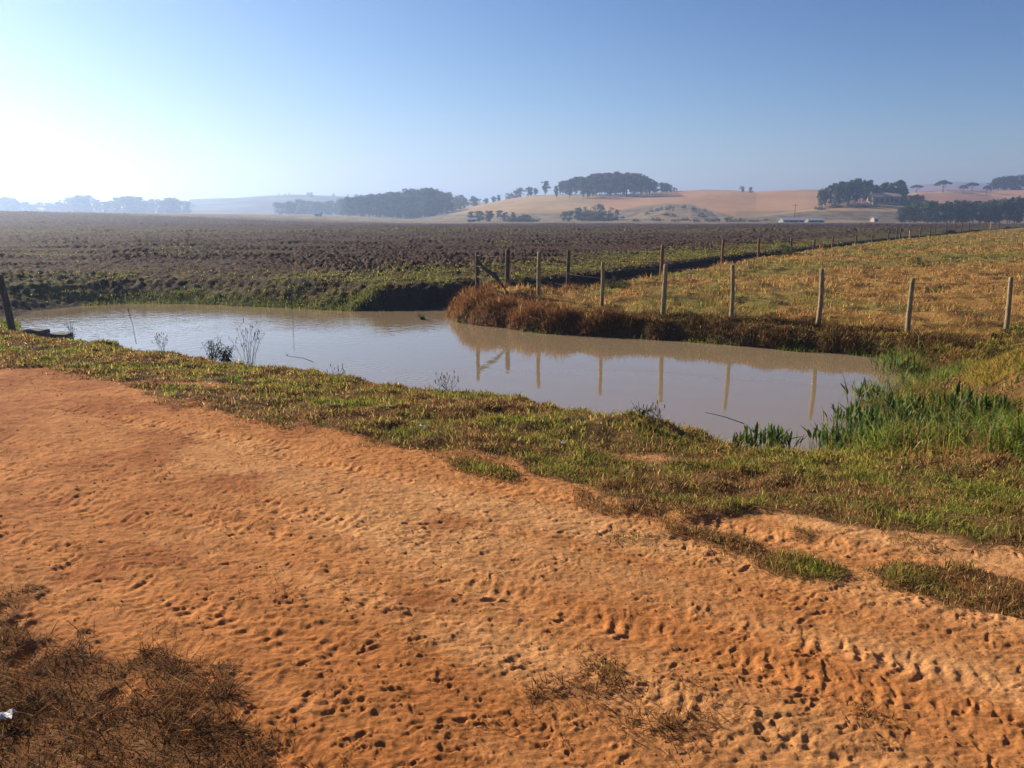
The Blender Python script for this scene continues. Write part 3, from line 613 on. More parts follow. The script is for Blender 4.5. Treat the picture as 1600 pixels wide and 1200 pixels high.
def lance_clump(name, cx, cy, n, spread, lab, zb=0.0, lo=.16, hi=.34):
    """a clump of broad lance-shaped leaves on stalks"""
    root = empty(name, (cx, cy, zb), lab, 'water plant', 'lance leaved water plants in the marsh')
    lv = MB(); st = MB()
    for k in range(n):
        a = rng.uniform(0, 6.283); rad = spread * math.sqrt(rng.random()); bx, by = rad * math.cos(a), rad * math.sin(a)
        h = rng.uniform(lo, hi); ta = rng.uniform(0, 6.283); tl = abs(rng.normal(0, .5)) + .08; dx, dy = math.cos(ta) * math.sin(tl), math.sin(ta) * math.sin(tl); dz = math.cos(tl)
        s0 = Vector((bx, by, -.05)); s1 = s0 + Vector((dx * h * .35, dy * h * .35, h * .5 + .05)); t = Vector((dx, dy, dz)); sd = Vector((-math.sin(ta + rng.normal(0, .6)), math.cos(ta), 0)).normalized()
        wv = rng.uniform(.011, .024); ll = rng.uniform(.10, .20); p = s1; c = np.array([(.075, .125, .028), (.10, .16, .034), (.16, .21, .05), (.045, .085, .022), (.30, .22, .06)][min(4, int(rng.random() * 4.4))]) * rng.uniform(.8, 1.25)
        nrm = t.cross(sd); pts = []
        for q, ww in ((0, .25), (.3, .95), (.6, .8), (1, .04)):
            cpt = p + t * (ll * q) + nrm * (.10 * ll * q * q) - Vector((0, 0, .12 * ll * q * q)); pts += [cpt - sd * wv * ww + nrm * .006 * ww, cpt + nrm * -.004, cpt + sd * wv * ww + nrm * .006 * ww]
        lv.add(pts, [(i * 3 + j, i * 3 + j + 1, i * 3 + j + 4, i * 3 + j + 3) for i in range(3) for j in range(2)], c)
        lv.tube([s0, s1], [.004, .003], 4, c * .8)
    lv.build('leaves', M_REED, root, True); return root
cl = [(a_, b_, int(n_ * 2.8), s_ * 1.1, l_) for a_, b_, n_, s_, l_ in [(1205, 697, 26, .26, 'low clump of dark green lance leaves standing alone at the near waterline'),
      (1165, 698, 12, .14, 'smallest dark leafy clump beside the near waterline, next to the grass bank'),
      (1315, 700, 34, .30, 'leafy green water plant clump at the pond corner of the marsh'),
      (1345, 665, 40, .34, 'broad leaved green clump leaning over open water in the marsh'),
      (1385, 690, 42, .36, 'dense green clump of lance leaves in the middle of the marsh front'),
      (1430, 665, 36, .34, 'green lance leaved clump behind the marsh front near open gaps'),
      (1450, 705, 34, .34, 'leafy clump at the dry foot of the marsh below the mound'),
      (1365, 628, 22, .30, 'thin leafy clump at the far side of the marsh beside open water'),
      (1400, 575, 24, .36, 'far clump of leaves under the pasture bank at the marsh end'),
      (1445, 600, 18, .36, 'sparse leafy clump in shallow water between marsh and mound'),
      (1510, 690, 26, .34, 'low leafy clump in front of the bare earth of the mound')]]
for px, py, nn, spd, lab in cl:
    cx, cy = at(px, py, .05); lance_clump('water_plant', float(cx), float(cy), nn, spd, lab, max(0, zt(cx, cy)), .10 if nn < 54 else .13, .20 if nn < 54 else .32)

# crumbs of loose soil on the track
n = 60000; x, y = sample(n, 1.6, 12, 40, 1.25); nr, _, _ = sides(x, y); g = turf(x, y); k = nr & (g < .5) & (rng.random(n) < .25 + .75 * sstep(-.1, .3, fbm(x * 1.3, y * 1.6, 191, 3))); x, y = x[k], y[k]; n = len(x)
z = terrain(x, y); sz = (.0018 + .0055 * rng.random(n) ** 4) * (1 + .10 * np.hypot(x, y)); O = np.array([(1, 0, 0), (-.2, 1, .1), (-1, -.1, 0), (.1, -1, 0), (.1, .1, .8)], float)
P = O[None] * sz[:, None, None] * (1 + .35 * rng.normal(0, 1, (n, 5, 3))) ; P += np.stack([x, y, z - .35 * sz], 1)[:, None]; b = (np.arange(n) * 5)[:, None]
F = np.concatenate([b + np.array([[0, 1, 4]]), b + np.array([[1, 2, 4]]), b + np.array([[2, 3, 4]]), b + np.array([[3, 0, 4]])], 1).ravel()
cc_ = np.repeat(pal(n, [(.45, .185, .058), (.34, .12, .04), (.5, .25, .09)], None, .2), 5, axis=0)
tag(mesh_obj('gravel', P.reshape(-1, 3), None, M_SOIL, None, cc_, False, (F, np.arange(n * 4) * 3)), 'loose orange soil crumbs scattered over the dirt road', 'soil', kind='stuff')
# ------------------------------------------------------------------ fences
def post_mesh(h, r, lean=(0, 0), bend=.02, mat=None, parent=None, name='post', loc=(0, 0, 0), top=1.0):
    m = MB(); n = 7; pts = []; ra = []
    b = rng.normal(0, bend, 2)
    for i in range(n + 1):
        t = i / n; zz = -.25 + (h + .25) * t; w = math.sin(t * math.pi) ; pts.append((loc[0] + lean[0] * t + b[0] * w, loc[1] + lean[1] * t + b[1] * w, loc[2] + zz)); ra.append(r * (1.08 - .16 * t) * (1 + rng.normal(0, .03)))
    pts.append((pts[-1][0], pts[-1][1], pts[-1][2] + .012)); ra.append(ra[-1] * .72)
    m.tube(pts, ra, 11, None, .035); return m.build(name, mat, parent, True)
def wire(pts, parent, r=.003):
    m = MB(); q = []
    for a, b in zip(pts[:-1], pts[1:]):
        for t in (0, .33, .66): q.append(Vector(a).lerp(Vector(b), t) - Vector((0, 0, .03 * math.sin(t * math.pi))))
    q.append(Vector(pts[-1])); m.tube(q, [r] * len(q), 5); m.build('wire', M_WIRE, parent, True)
def fence(posts, label, group, hts, rad, mats):
    x0, y0 = posts[0]; root = empty('wire_fence', (x0, y0, 0), label, 'fence', group); tops = []
    for i, ((px_, py_), h, m_, ln) in enumerate(zip(posts, hts, mats[0], mats[1])):
        zg = zt(px_, py_); p = post_mesh(h - zg, rad * rng.uniform(.9, 1.12), ln, .018, m_, root, 'post', (px_ - x0, py_ - y0, zg)); tops.append((px_ - x0 + ln[0], py_ - y0 + ln[1], h, zg, ln))
    return root, tops
# front fence along the pasture bank: tops and mirrored tops in the water give place and height
front = [(746, 394, 599), (842, 394, 610), (940, 410, 622), (1037, 414, 632), (1139, 415, 646), (1276, 421, 660), (1417, 436, 668), (1567, 434, 668)]
pts, hts, lean = [], [], []
for px, t, b in front:
    X, Y = at(px, (t + b) / 2, 0); h = at_y(px, t, Y)[1]; pts.append((float(X), float(Y))); hts.append(float(h))
lean = [(.0, 0), (.0, 0), (.02, 0), (.03, .02), (-.02, 0), (.02, 0), (.01, .02), (-.04, 0)]
pts = [(p[0] - l[0], p[1] + .05) for p, l in zip(pts, lean)]
fr, tops = fence(pts, 'wire fence of grey posts along the pasture bank above the pond', None, hts, .046, ([M_WOOD2, M_WOOD, M_WOOD, M_WOOD, M_WOOD, M_WOOD, M_WOOD, M_WOOD], lean))
for fz in (.92, .66, .40): wire([(t[0] - t[4][0] * (1 - fz), t[1] - .055, t[3] + (t[2] - t[3]) * fz) for t in tops] , fr)
bm = MB(); t0 = tops[0]; ex, ey = at(806, 462, .62); bm.tube([(t0[0] + .03, t0[1], t0[2] - .28), ((t0[0] + float(ex) - pts[0][0]) / 2, -.15, (t0[2] + .25) / 2 + .08), (float(ex) - pts[0][0], float(ey) - pts[0][1], .42)], [.048, .05, .05], 9, None, .03); bm.build('brace', M_WOOD2, fr, True)
# back fence along the ditch
bx = [(793, 20.7, 390), (888, 24, 392), (1034, 29, 383), (1131, 34.5, 375), (1187, 39, 373), (1238, 44, 372), (1273, 48, 374), (1302, 52, 369), (1337, 57, 370), (1363, 61, 370), (1388, 67, 365), (1401, 69.5, 368), (1407, 71, 365),
      (1422, 74, 364), (1438, 79, 364), (1453, 84, 367), (1461, 88, 366), (1478, 95, 365), (1491, 101, 364), (1502, 106, 363), (1513, 112, 363), (1528, 121, 362), (1540, 129, 362), (1547, 134, 359.5), (1560, 146, 360), (1572, 157, 359), (1583, 169, 358), (1593, 182, 357)]
pts, hts, mts, lean = [], [], [], []
for px, Y, t in bx:
    X, h = at_y(px, t, Y); pts.append((float(X), float(Y))); hts.append(float(h)); mts.append(M_PALEWOOD if px in (1422, 1547) else (M_REDWOOD if px in (1034, 1131, 1187, 1302) else M_WOOD2)); lean.append((float(rng.normal(0, .03)), 0))
hts = [max(h, zt(*p) + 1.2) for h, p in zip(hts, pts)]
bk, tops = fence(pts, 'long wire fence of brown posts running along the ditch into the distance', None, hts, .062, (mts, lean))
for fz in (.9, .6, .35): wire([(t[0] - t[4][0] * (1 - fz), t[1] - .05, t[3] + (t[2] - t[3]) * fz) for t in tops[:16]], bk)
for o, (px, _, _) in zip([c for c in bk.children if c.name.startswith('post')], bx):
    if px == 1422: o['label'] = 'bright orange new post'
    if px == 1547: o['label'] = 'thick pale new post'
# leaning post at the left end of the pond
X, Y = at(20, 512, .5); X, Y = float(X), float(Y); h = float(at_y(8, 430, Y)[1]); pr_ = empty('wooden_post', (X, Y, zt(X, Y)), 'leaning dark wooden post standing at the left end of the pond', 'post')
post_mesh(h - zt(X, Y), .062, (-.12, 0), .01, M_WOOD2, pr_, 'shaft', (0, 0, 0))
wr = MB(); wr.tube([(.02, -.02, .12), (.2, -.05, .06), (.42, -.1, -.12)], [.004] * 3, 5); wr.build('wire', M_WIRE, pr_)

# concrete blocks, soil mound, stick, scraps
def block(px0, px1, pyt, zt_, lab, rz):
    x0, y0 = at(px0, pyt, zt_); x1, _ = at(px1, pyt, zt_); L_ = float(x1 - x0); m = MB()
    m.box(0, L_, -.12, .16, -.3, 0); o = m.build('concrete_block', M_CONC); o.location = (float(x0), float(y0), zt_); o.rotation_euler = (0, R(1.5), rz)
    b = o.modifiers.new('bevel', 'BEVEL'); b.width = .012; b.segments = 2; tag(o, lab, 'concrete block')
block(42, 71, 514.5, .52, 'dark concrete block lying at the foot of the leaning post', R(-8))
block(76, 106, 521, .52, 'dark concrete block nearer the road grass, beside open water', R(6))
def mound(px, py, w_, h_, lab):
    X, Y = at(px, py, .2); X, Y = float(X), float(Y); v = []; f = []; nr_, na_ = 9, 28
    for i in range(nr_):
        for k in range(na_):
            t = i / (nr_ - 1); a = 6.283 * k / na_; rr_ = w_ * t * (1 + .15 * noise(np.array([math.cos(a) * 1.5]), np.array([math.sin(a) * 1.5 + px]), 5)[0]); v.append((rr_ * math.cos(a), rr_ * math.sin(a), h_ * (1 - t) ** 1.3 - .05 * t + .012 * rng.normal()))
    for i in range(nr_ - 1):
        for k in range(na_): f.append((i * na_ + k, (i + 1) * na_ + k, (i + 1) * na_ + (k + 1) % na_, i * na_ + (k + 1) % na_))
    o = mesh_obj('soil_mound', v, f, noise_mat('mound_soil', (.09, .05, .03), (.2, .11, .065), (1, 1, 1), 14, .95, .8, .02)); o.location = (X, Y, zt(X, Y)); tag(o, lab, 'soil mound')
mound(1520, 606, .17, .10, 'small pointed brown soil mound in the grass right of the marsh')
X, Y = at(456, 483, 0); st = MB(); st.tube([(0, 0, -.3), (.01, 0, .4), (-.012, .01, 1.17)], [.012, .011, .008], 7); o = st.build('stick', M_WOOD2, None, True); o.location = (float(X), float(Y), 0); tag(o, 'thin upright stick standing in the water at the far shore', 'stick')
X, Y = at(1113, 664, .42); st = MB(); st.tube([(-.08, 0, .13), (.12, .02, .08), (.33, .05, 0)], [.003, .004, .005], 6); o = st.build('stick', M_WOOD2, None, True); o.location = (float(X), float(Y), .42); tag(o, 'thin dead stick leaning out over the water from the near bank', 'stick')
def scrap(px, py, s, lab):
    X, Y = at(px, py, .72); X, Y = float(X), float(Y); v = []; f = []; n = 6
    for i in range(n):
        for k in range(n): v.append(((i / (n - 1) - .5) * s * 1.5 + rng.normal(0, .06) * s, (k / (n - 1) - .5) * s + rng.normal(0, .06) * s, .25 * s * abs(rng.normal()) + .01))
    for i in range(n - 1):
        for k in range(n - 1): f.append((i * n + k, (i + 1) * n + k, (i + 1) * n + k + 1, i * n + k + 1))
    o = mesh_obj('plastic_scrap', v, f, M_PAPER, None, None, False); o.location = (X, Y, zt(X, Y) + .02); so = o.modifiers.new('solid', 'SOLIDIFY'); so.thickness = .002; tag(o, lab, 'litter')
scrap(10, 1143, .042, 'crumpled white plastic scrap in the dry grass at the near corner')
scrap(660, 678, .03, 'small white scrap lying in the turf near the road edge')
scrap(327, 600, .035, 'small white scrap in the grass beside the bare dirt inlet')
scrap(880, 690, .022, 'tiny white scrap in the turf by the low grassy hump')
scrap(610, 637, .022, 'tiny white scrap in the turf close to the rippled water')

# weeds on the near bank
def weed(px, py, lab, h, nst, spread, leafy, col, nleaf=14, zc=.5, ll=.10, name='weed', cat='weed', lw=.007):
    X, Y = at(px, py, zc); X, Y = float(X), float(Y); root = empty(name, (X, Y, zt(X, Y) - .02), lab, cat); st = MB(); lv = MB()
    for k in range(nst):
        a = rng.uniform(0, 6.283); t = rng.uniform(.2, 1) * spread; hh = h * rng.uniform(.55, 1); e = Vector((math.cos(a) * t, .4 * math.sin(a) * t, hh)); b0 = Vector((rng.normal(0, .03), rng.normal(0, .02), 0)); mid = b0.lerp(e, .5) + Vector((-.1 * e.x, 0, .05 * hh))
        kq = 1 if leafy else .6; st.tube([b0, mid, e], [.0045 * kq, .0035 * kq, .002 * kq], 5, col)
        for j in range(rng.integers(1, 4) if not leafy else 1):
            s0 = mid.lerp(e, rng.uniform(0, .8)); tip = s0 + Vector((rng.normal(0, .06), rng.normal(0, .03), rng.uniform(.03, .12))); st.tube([s0, tip], [.0028 * kq, .0015 * kq], 4, col)
            if not leafy: lv.add([tip + Vector((-.006, 0, 0)), tip + Vector((.006, 0, 0)), tip + Vector((.004, 0, .035)), tip + Vector((-.004, 0, .035))], [(0, 1, 2, 3)], np.array(col) * 1.1)
        for j in range(nleaf if leafy else 3):
            q = rng.random(); s0 = (b0.lerp(mid, q * 2) if q < .5 else mid.lerp(e, q * 2 - 1)); aa = rng.uniform(0, 6.283); d_ = Vector((math.cos(aa), math.sin(aa), rng.uniform(-.6, .6))).normalized(); l = ll * rng.uniform(.6, 1.2); sd = d_.cross(Vector((0, 0, 1))).normalized() * lw
            c = np.array((.055, .085, .025) if leafy else col) * rng.uniform(.7, 1.4); lv.add([s0, s0 + d_ * l * .45 + sd + Vector((0, 0, .01)), s0 + d_ * l - Vector((0, 0, .3 * l)), s0 + d_ * l * .45 - sd + Vector((0, 0, .01))], [(0, 1, 2, 3)], c)
    st.build('stems', M_BLADE, root); lv.build('leaves', M_BLADE, root); return root
weed(330, 553, 'bushy dark green weed on the bank lip, with long thin blades', .50, 15, .24, True, (.11, .105, .045), 7, .5, .12)
weed(352, 553, 'dark leafy weed with drooping leaves between two others on the bank lip', .44, 13, .15, True, (.07, .07, .03), 20, .5, .13, lw=.010)
weed(387, 560, 'bare branching dry plant on the bank lip, against the pale water', .78, 14, .42, False, (.10, .065, .05), 5, .5, .03)
weed(1000, 652, 'green weed with arching leaves on the low hump of the near bank', .11, 10, .12, True, (.10, .12, .03), 9, .6, .11)
weed(1025, 655, 'wispy dry seed heads beside the green weed on the hump', .13, 5, .12, False, (.11, .08, .05), 3, .6, .02)
weed(1150, 690, 'upright brown weed at the edge of the leafy water plants', .18, 10, .05, True, (.13, .09, .04), 8, .45, .05)
weed(700, 612, 'tuft of thin dry stalks on the bank lip beside the ring ripples', .16, 9, .14, False, (.12, .085, .05), 2, .45, .02)
weed(520, 580, 'single low dry stalks on the bank lip left of the ring ripples', .10, 6, .25, False, (.12, .085, .05), 2, .45, .02)
weed(118, 533, 'thin seeding grass stalks behind the concrete blocks', .40, 8, .18, False, (.11, .09, .06), 2, .45, .02)
weed(252, 548, 'arching dry grass stalks on the far left bank lip', .28, 7, .2, False, (.12, .09, .05), 2, .45, .02)
for px, py, tx, ty, lab in ((213, 538, 200, 484, 'tallest single thin stalk rising from the bank lip against the water'), (60, 517, 35, 500, 'short bent stalk by the leaning post'), (490, 566, 448, 556, 'long thin stalk arching low over the water')):
    X, Y = at(px, py, .45); X2, Z2 = at_y(tx, ty, float(Y)); s = MB(); s.tube([(0, 0, 0), ((X2 - X) * .35, 0, (Z2 - .45) * .6), (float(X2 - X), 0, float(Z2 - .45))], [.005, .004, .003], 5, (.10, .07, .045)); s.tube([(float(X2 - X) * .97, 0, float(Z2 - .45) * .95), (float(X2 - X), 0, float(Z2 - .42))], [.007, .004], 5, (.10, .07, .045)); o = s.build('grass_stalk', M_BLADE); o.location = (float(X), float(Y), .45); tag(o, lab, 'grass stalk')
X, Y = at(660, 499, 0); w_ = weed(660, 499, 'small dark floating plant on the water off the pasture tip', .14, 8, .12, True, (.05, .06, .03), 7, 0.0, .09, 'floating_plant', 'water plant', .02); w_.location.z = -.02

# ------------------------------------------------------------------ bushes and trees
def crown_mesh(kind, seed):
    r_ = np.random.default_rng(seed); V_ = []; C_ = []
    if kind == 'tall':   spec = [(r_.normal(0, .085), r_.normal(0, .085), h, r_.uniform(.06, .105)) for h in np.concatenate([r_.uniform(.16, .95, 26), r_.uniform(.45, .9, 12)])]
    elif kind == 'slim': spec = [(r_.normal(0, .06), r_.normal(0, .06), h, r_.uniform(.05, .085)) for h in r_.uniform(.25, .96, 24)]
    elif kind == 'round':spec = [(r_.normal(0, .16), r_.normal(0, .16), .5 + .42 * r_.uniform(-1, 1), r_.uniform(.09, .16)) for _ in range(36)]
    elif kind == 'flat': spec = [(.42 * math.sqrt(q) * math.cos(w), .42 * math.sqrt(q) * math.sin(w), .62 + .26 * (1 - q) + r_.normal(0, .025), r_.uniform(.09, .13)) for q, w in zip(r_.random(46), r_.uniform(0, 6.28, 46))]
    else:                spec = [(r_.normal(0, .34), r_.normal(0, .3), abs(r_.normal(.25, .28)), r_.uniform(.14, .26)) for _ in range(22)]
    for cx, cy, cz, cr in spec:
        if kind == 'tall': f = 1.2 - abs(cz - .6) * 1.1; cx, cy = cx * f, cy * f
        if kind == 'round': f = math.sqrt(max(.1, 1 - ((cz - .5) / .5) ** 2)); cx, cy = cx * f, cy * f
        n = 42 if kind != 'bush' else 50; p = r_.normal(0, 1, (n, 3)); p = p / np.linalg.norm(p, axis=1)[:, None] * (r_.random(n) ** .45)[:, None] * cr
        p[:, 2] *= .8; p += (cx, cy, min(cz, .97 - cr * .3)); tone = r_.uniform(.55, 1.7)
        a = r_.normal(0, 1, (n, 3)); a /= np.linalg.norm(a, axis=1)[:, None]; b = np.cross(a, r_.normal(0, 1, (n, 3))); b /= np.linalg.norm(b, axis=1)[:, None]
        s = (r_.uniform(.016, .034, n) * (1.5 if kind == 'bush' else 1))[:, None]
        V_.append(np.stack([p - a * s - b * s * .6, p + a * s - b * s * .5, p + a * s * .8 + b * s * .6, p - a * s * .7 + b * s * .5], 1).reshape(-1, 3))
        base = np.array({'tall': (.070, .095, .040), 'slim': (.070, .098, .036), 'round': (.058, .085, .028), 'flat': (.045, .058, .024), 'bush': (.075, .085, .032)}[kind]); C_.append(np.repeat(base[None] * tone * r_.uniform(.75, 1.3, n)[:, None], 4, axis=0))
    V_ = np.concatenate(V_); C_ = np.concatenate(C_); V_[:, 2] = np.maximum(V_[:, 2], 0.0)
    n = len(V_) // 4; o = mesh_obj('crown', V_, None, M_TREE, None, C_, False, (np.arange(n * 4), np.arange(n) * 4)); me = o.data; bpy.data.objects.remove(o); return me
def trunk_mesh(kind, seed):
    r_ = np.random.default_rng(seed + 99); m = MB(); top = {'tall': .9, 'slim': .9, 'round': .6, 'flat': .55, 'bush': .3}[kind]; w_ = {'tall': .014, 'slim': .012, 'round': .024, 'flat': .03, 'bush': .02}[kind]
    m.tube([(0, 0, -.04), (r_.normal(0, .006), r_.normal(0, .006), top * .4), (r_.normal(0, .015), r_.normal(0, .015), top)], [w_ * 1.2, w_, w_ * .35], 7)
    for k in range(6 if kind != 'bush' else 3):
        h = top * r_.uniform(.45, .85); a = r_.uniform(0, 6.28); l = {'tall': .12, 'slim': .08, 'round': .22, 'flat': .36, 'bush': .25}[kind] * r_.uniform(.6, 1); m.tube([(0, 0, h), (l * .5 * math.cos(a), l * .5 * math.sin(a), h + l * .35), (l * math.cos(a), l * math.sin(a), h + l * .6)], [w_ * .5, w_ * .35, w_ * .15], 5)
    o = m.build('trunk', M_BARK, None, True); me = o.data; bpy.data.objects.remove(o); return me
PROTO = {k: [(crown_mesh(k, 100 * i + j), trunk_mesh(k, 100 * i + j)) for j in range(5)] for i, k in enumerate(('tall', 'slim', 'round', 'flat', 'bush'))}
NAMES = {'tall': ('tall_tree', 'tree'), 'slim': ('slender_tree', 'tree'), 'round': ('leafy_tree', 'tree'), 'flat': ('umbrella_tree', 'tree'), 'bush': ('bush', 'bush')}
def tree(kind, X, Y, h, label, group=None, wide=1.0, v=None):
    z = zt(X, Y); cm, tm = PROTO[kind][rng.integers(5) if v is None else v]; nm, cat = NAMES[kind]
    root = empty(nm, (X, Y, z), label, cat, group, rng.uniform(0, 6.28)); root.scale = (h * wide, h * wide, h)
    for n_, me in (('trunk', tm), ('crown', cm)):
        o = bpy.data.objects.new(n_, me); COL.objects.link(o); o.parent = root
    return root
def wood(n, px0, px1, Y0, Y1, tops, kinds, label, group, jit=3, wide=(.9, 1.25), hmin=3.0, hmax=26):
    tx = [t[0] for t in tops]; ty = [t[1] for t in tops]
    pxs = np.linspace(px0, px1, n) + rng.uniform(-.5, .5, n) * (px1 - px0) / n * 1.6
    for px in pxs:
        Y = rng.uniform(Y0, Y1); tp = np.interp(px, tx, ty) + abs(rng.normal(0, jit)) - jit * .3; X, zt_ = at_y(px, tp, Y); z = zt(X, Y); h = float(np.clip(zt_ - z, hmin, hmax))
        tree(kinds[rng.integers(len(kinds))], float(X), float(Y), h, label, group, rng.uniform(*wide))
wood(62, 868, 1022, 555, 628, [(866, 290), (880, 280), (900, 276), (930, 271), (960, 268), (990, 270), (1010, 274), (1025, 282)], ['tall', 'tall', 'slim'], 'tall dark tree in the dense grove crowning the central hill', 'hilltop grove', 2.5, (.8, 1.15))
wood(9, 1022, 1060, 590, 625, [(1020, 282), (1040, 286), (1060, 291)], ['round', 'tall'], 'low tree at the thin right end of the hilltop grove', 'hilltop grove end', 2, (1.0, 1.5), 2.5)
wood(58, -40, 290, 820, 930, [(-40, 312), (0, 309), (18, 306), (30, 318), (40, 313), (50, 319), (70, 312), (85, 318), (100, 313), (125, 303), (140, 310), (160, 313), (185, 307), (205, 304), (220, 311), (233, 311), (255, 308), (275, 308), (290, 314)], ['round', 'round', 'tall'], 'pale hazy tree in the far tree line beyond the ploughed field', 'hazy tree line', 3.5, (1.0, 1.8))
wood(52, 536, 704, 560, 650, [(536, 309), (560, 305), (600, 301), (622, 299), (645, 294), (665, 293), (690, 297), (704, 300)], ['tall', 'round', 'tall'], 'blue grey hazy tree in the dark wood behind the field', 'wood behind the field', 3, (.8, 1.25))
wood(16, 440, 540, 700, 800, [(440, 316), (460, 311), (480, 314), (510, 312), (540, 312)], ['round'], 'low hazy round tree in the belt left of the dark wood', 'hazy tree belt', 3, (1.2, 1.8))
wood(16, 430, 690, 1180, 1290, [(430, 302), (470, 300), (500, 301), (540, 303), (600, 303), (640, 294), (665, 291), (690, 300)], ['round'], 'faint far tree on the pale hazy ridge', 'ridge top trees', 1.5, (1.2, 1.8))
wood(11, 712, 800, 640, 700, [(712, 303), (730, 304), (760, 306), (790, 300), (800, 303)], ['round', 'tall'], 'small tree along the left shoulder of the central hill', 'hill shoulder trees', 4, (1.0, 1.5))
wood(6, 800, 838, 610, 650, [(800, 302), (815, 291), (825, 292), (832, 289), (840, 296)], ['tall', 'round'], 'bluish tree in the cluster just left of the hilltop grove', 'cluster beside the hilltop grove', 2, (1.2, 1.6))
tree('tall', float(at_y(852, 290, 620)[0]), 620, 10.5, 'lone tall tree between the cluster and the hilltop grove', None, 1.4, 1)
wood(12, 738, 822, 372, 400, [(738, 330), (780, 328), (822, 334)], ['slim', 'round'], 'small young tree in the low row at the foot of the hill', 'young tree row', 1, (1.3, 1.8), 2.0)
wood(9, 885, 950, 372, 395, [(885, 330), (905, 324), (925, 322), (945, 315), (950, 324)], ['bush', 'round', 'bush'], 'dark green bush in the thicket at the foot of the hill', 'thicket below the hill', 2, (1.0, 1.4), 2.0)
wood(7, 800, 830, 360, 370, [(800, 336), (830, 336)], ['bush'], 'low hazy bush in the small clump left of the thicket', 'small bush clump', 1, (1.0, 1.5), 1.2)
wood(20, 990, 1200, 352, 368, [(990, 341), (1100, 338), (1200, 341)], ['bush'], 'low grey green scrub bush along the hill foot', 'scrub at the hill foot', 1.5, (1.2, 2.2), .8, 3)
for k in range(14):
    px = rng.uniform(1010, 1105); Y = rng.uniform(380, 440); X, _ = at_y(px, 320, Y); tree('bush', float(X), float(Y), rng.uniform(.8, 2.2), 'small scattered scrub bush on the grey green hillock', 'scrub on the hillock', rng.uniform(1, 1.6))
wood(24, 1284, 1366, 408, 436, [(1280, 297), (1295, 290), (1310, 285), (1330, 280), (1350, 277), (1360, 281), (1367, 290)], ['tall', 'slim', 'tall'], 'tall eucalyptus in the dense grove on the low right hill', 'grove on the right hill', 3.0, (.7, 1.0))
wood(8, 1374, 1416, 425, 440, [(1374, 288), (1385, 281), (1398, 285), (1410, 282), (1416, 290)], ['tall'], 'tall airy tree standing behind the tan farmhouse', 'trees behind the farmhouse', 3, (.8, 1.1))
wood(9, 1404, 1440, 415, 435, [(1404, 300), (1420, 302), (1440, 304)], ['bush', 'round'], 'dark round shrub to the right of the tan farmhouse', 'shrubs beside the farmhouse', 2, (.9, 1.3), 2)
wood(8, 1280, 1375, 402, 408, [(1280, 314), (1375, 314)], ['bush'], 'low dark shrub along the track below the farmhouse', 'shrubs below the farmhouse', 1, (1.5, 2.4), .8, 2)
wood(40, 1408, 1625, 318, 342, [(1408, 321), (1430, 316), (1450, 313), (1480, 315), (1500, 312), (1530, 313), (1560, 311), (1590, 307), (1625, 306)], ['round', 'round', 'tall'], 'dark green tree in the long row at the far edge of the field', 'dark tree row', 3.5, (.8, 1.2))
wood(17, 1550, 1630, 680, 705, [(1550, 283), (1560, 277), (1580, 274), (1600, 273), (1630, 274)], ['round', 'tall'], 'tree in the wood on top of the brown right hill', 'wood on the brown hill', 1.5, (1.1, 1.5))
for px, Y, top, wd, lab in ((1475, 660, 282.5, 26, 'large umbrella shaped tree on the brown hill crest'), (1520, 680, 285.5, 19, 'flat topped tree right of the large umbrella tree'), (1506, 640, 289, 13, 'small round umbrella tree standing close to the flat topped one'), (1543, 640, 290, 12, 'small dark umbrella tree next to the hilltop wood'), (1433, 690, 289, 20, 'wide flat umbrella tree behind the farmhouse trees')):
    X, zt_ = at_y(px, top, Y); z = zt(X, Y); h = float(max(zt_ - z, 5)); tree('flat', float(X), float(Y), h / .93, lab, None, wd / FPX * Y / .98 / (h / .93))
for px, top, lab in ((1160, 290.5, 'left of two small lone trees on the hill skyline'), (1173, 292.5, 'right of two small lone trees on the hill skyline')):
    X, zt_ = at_y(px, top, 585); tree('round', float(X), 585, float(max(zt_ - zt(X, 585), 4.2)), lab, None, 1.1)
# bushes in the pasture and along the ditch
for px, py, h, wd, lab in ((958, 447, .42, .8, 'dry yellow bush beside the ditch behind the third fence post'), (972, 450, .28, 1.1, 'low dark bush at the foot of the dry yellow bush'), (1226, 402, .7, 1.3, 'bright green bush in the ditch behind the pasture'), (1444, 420, .35, 1.2, 'dark tuft in the middle of the pasture'), (1456, 455, .28, 1.2, 'dark round tuft in the pasture left of the last post')):
    X, Y = at(px, py, .55); o = tree('bush', float(X), float(Y), h, lab, None, wd)

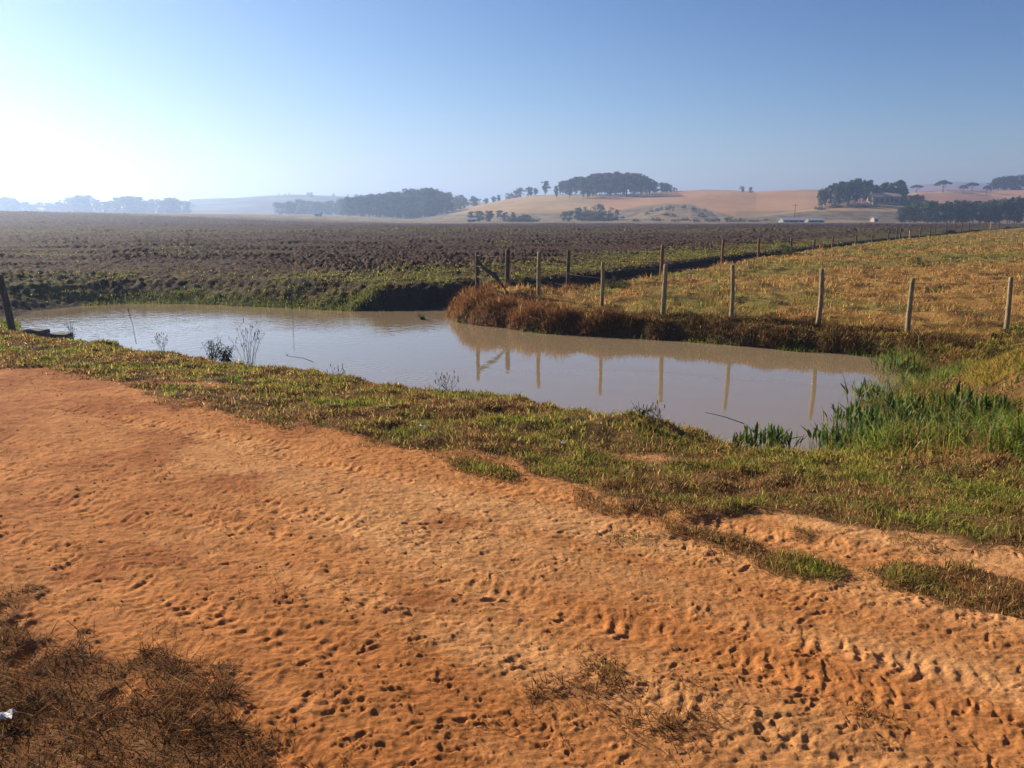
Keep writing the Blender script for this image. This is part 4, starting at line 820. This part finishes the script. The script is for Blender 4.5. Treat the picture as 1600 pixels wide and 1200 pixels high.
# ------------------------------------------------------------------ farm buildings and pole
def shed(px0, px1, Y, hw, hr, dep, lab, nwin, name='shed', wall=M_WALL, roofm=M_ROOFM):
    X0, _ = at_y(px0, 345, Y); X1, _ = at_y(px1, 345, Y); L_ = float(X1 - X0); z = min(zt(X0, Y), zt(X1, Y)); root = empty(name, (float(X0), float(Y), z), lab, name)
    m = MB(); m.box(0, L_, 0, dep, -1, hw); m.add([(0, 0, hw), (0, dep, hw), (0, dep / 2, hr - .1)], [(0, 1, 2)]); m.add([(L_, 0, hw), (L_, dep, hw), (L_, dep / 2, hr - .1)], [(2, 1, 0)]); m.build('wall', wall, root)
    r_ = MB()
    for s in (0, 1):
        y0, y1 = (-.5, dep / 2) if s == 0 else (dep + .5, dep / 2); r_.add([(-.4, y0, hw - .15), (L_ + .4, y0, hw - .15), (L_ + .4, y1, hr), (-.4, y1, hr), (-.4, y0, hw), (L_ + .4, y0, hw), (L_ + .4, y1, hr + .15), (-.4, y1, hr + .15)], [(3, 2, 1, 0), (4, 5, 6, 7), (0, 1, 5, 4), (1, 2, 6, 5), (2, 3, 7, 6), (3, 0, 4, 7)])
    r_.build('roof', roofm, root)
    for k in range(nwin):
        xc = L_ * (k + .7) / (nwin + .4); wn_ = MB(); wn_.box(xc - L_ * .28 / nwin, xc + L_ * .28 / nwin, -.06, .02, hw * .3, hw * .78); wn_.build('window', M_DARK, root)
    return root
shed(1224, 1257, 318, 1.35, 2.1, 6, 'long white shed with a pale metal roof, left of two by the field', 4)
shed(1264, 1288, 320, 1.2, 1.9, 6, 'shorter white shed with a pale roof, right of two by the field', 3)
shed(1362, 1404, 418, 4.2, 6.0, 8, 'tan farmhouse standing among trees on the low right hill', 5, 'farmhouse', M_TAN, M_TAN)
shed(1366, 1372, 336, 1.5, 2.2, 4, 'tiny pale hut beside the track right of the sheds', 1, 'hut', M_TAN, M_ROOFM)
shed(492, 500, 480, 1.7, 2.6, 5, 'tiny white hut in the haze before the wood', 1, 'hut')
shed(730, 744, 330, 1.2, 1.8, 4, 'low grey hut at the foot of the hill beyond the field', 2, 'hut', M_TAN, M_ROOFM)
X, _ = at_y(1243, 320, 352); z = zt(X, 352); pr_ = empty('utility_pole', (float(X), 352, z), 'slender utility pole with crossarm standing above the white sheds', 'utility pole'); m = MB(); m.tube([(0, 0, -.5), (0, 0, 7.2)], [.16, .11], 7); m.build('pole', M_WOOD2, pr_); m = MB(); m.box(-1, 1, -.07, .07, 6.4, 6.55); m.box(-.9, -.8, -.05, .05, 6.55, 6.9); m.box(.8, .9, -.05, .05, 6.55, 6.9); m.build('crossarm', M_WOOD2, pr_)

# ------------------------------------------------------------------ haze
hz = MB(); hz.box(-3400, 3400, -3400, 3400, -30, 85); ho = hz.build('haze', bpy.data.materials.new('haze_air')); hm = ho.data.materials[0]; hm.use_nodes = True; nt = hm.node_tree
nt.nodes.remove(nt.nodes['Principled BSDF']); pv = nt.nodes.new('ShaderNodeVolumePrincipled'); pv.inputs['Color'].default_value = (.46, .63, .98, 1); pv.inputs['Density'].default_value = HAZE; pv.inputs['Anisotropy'].default_value = .6
nt.links.new(pv.outputs[0], nt.nodes['Material Output'].inputs['Volume']); tag(ho, kind='stuff')
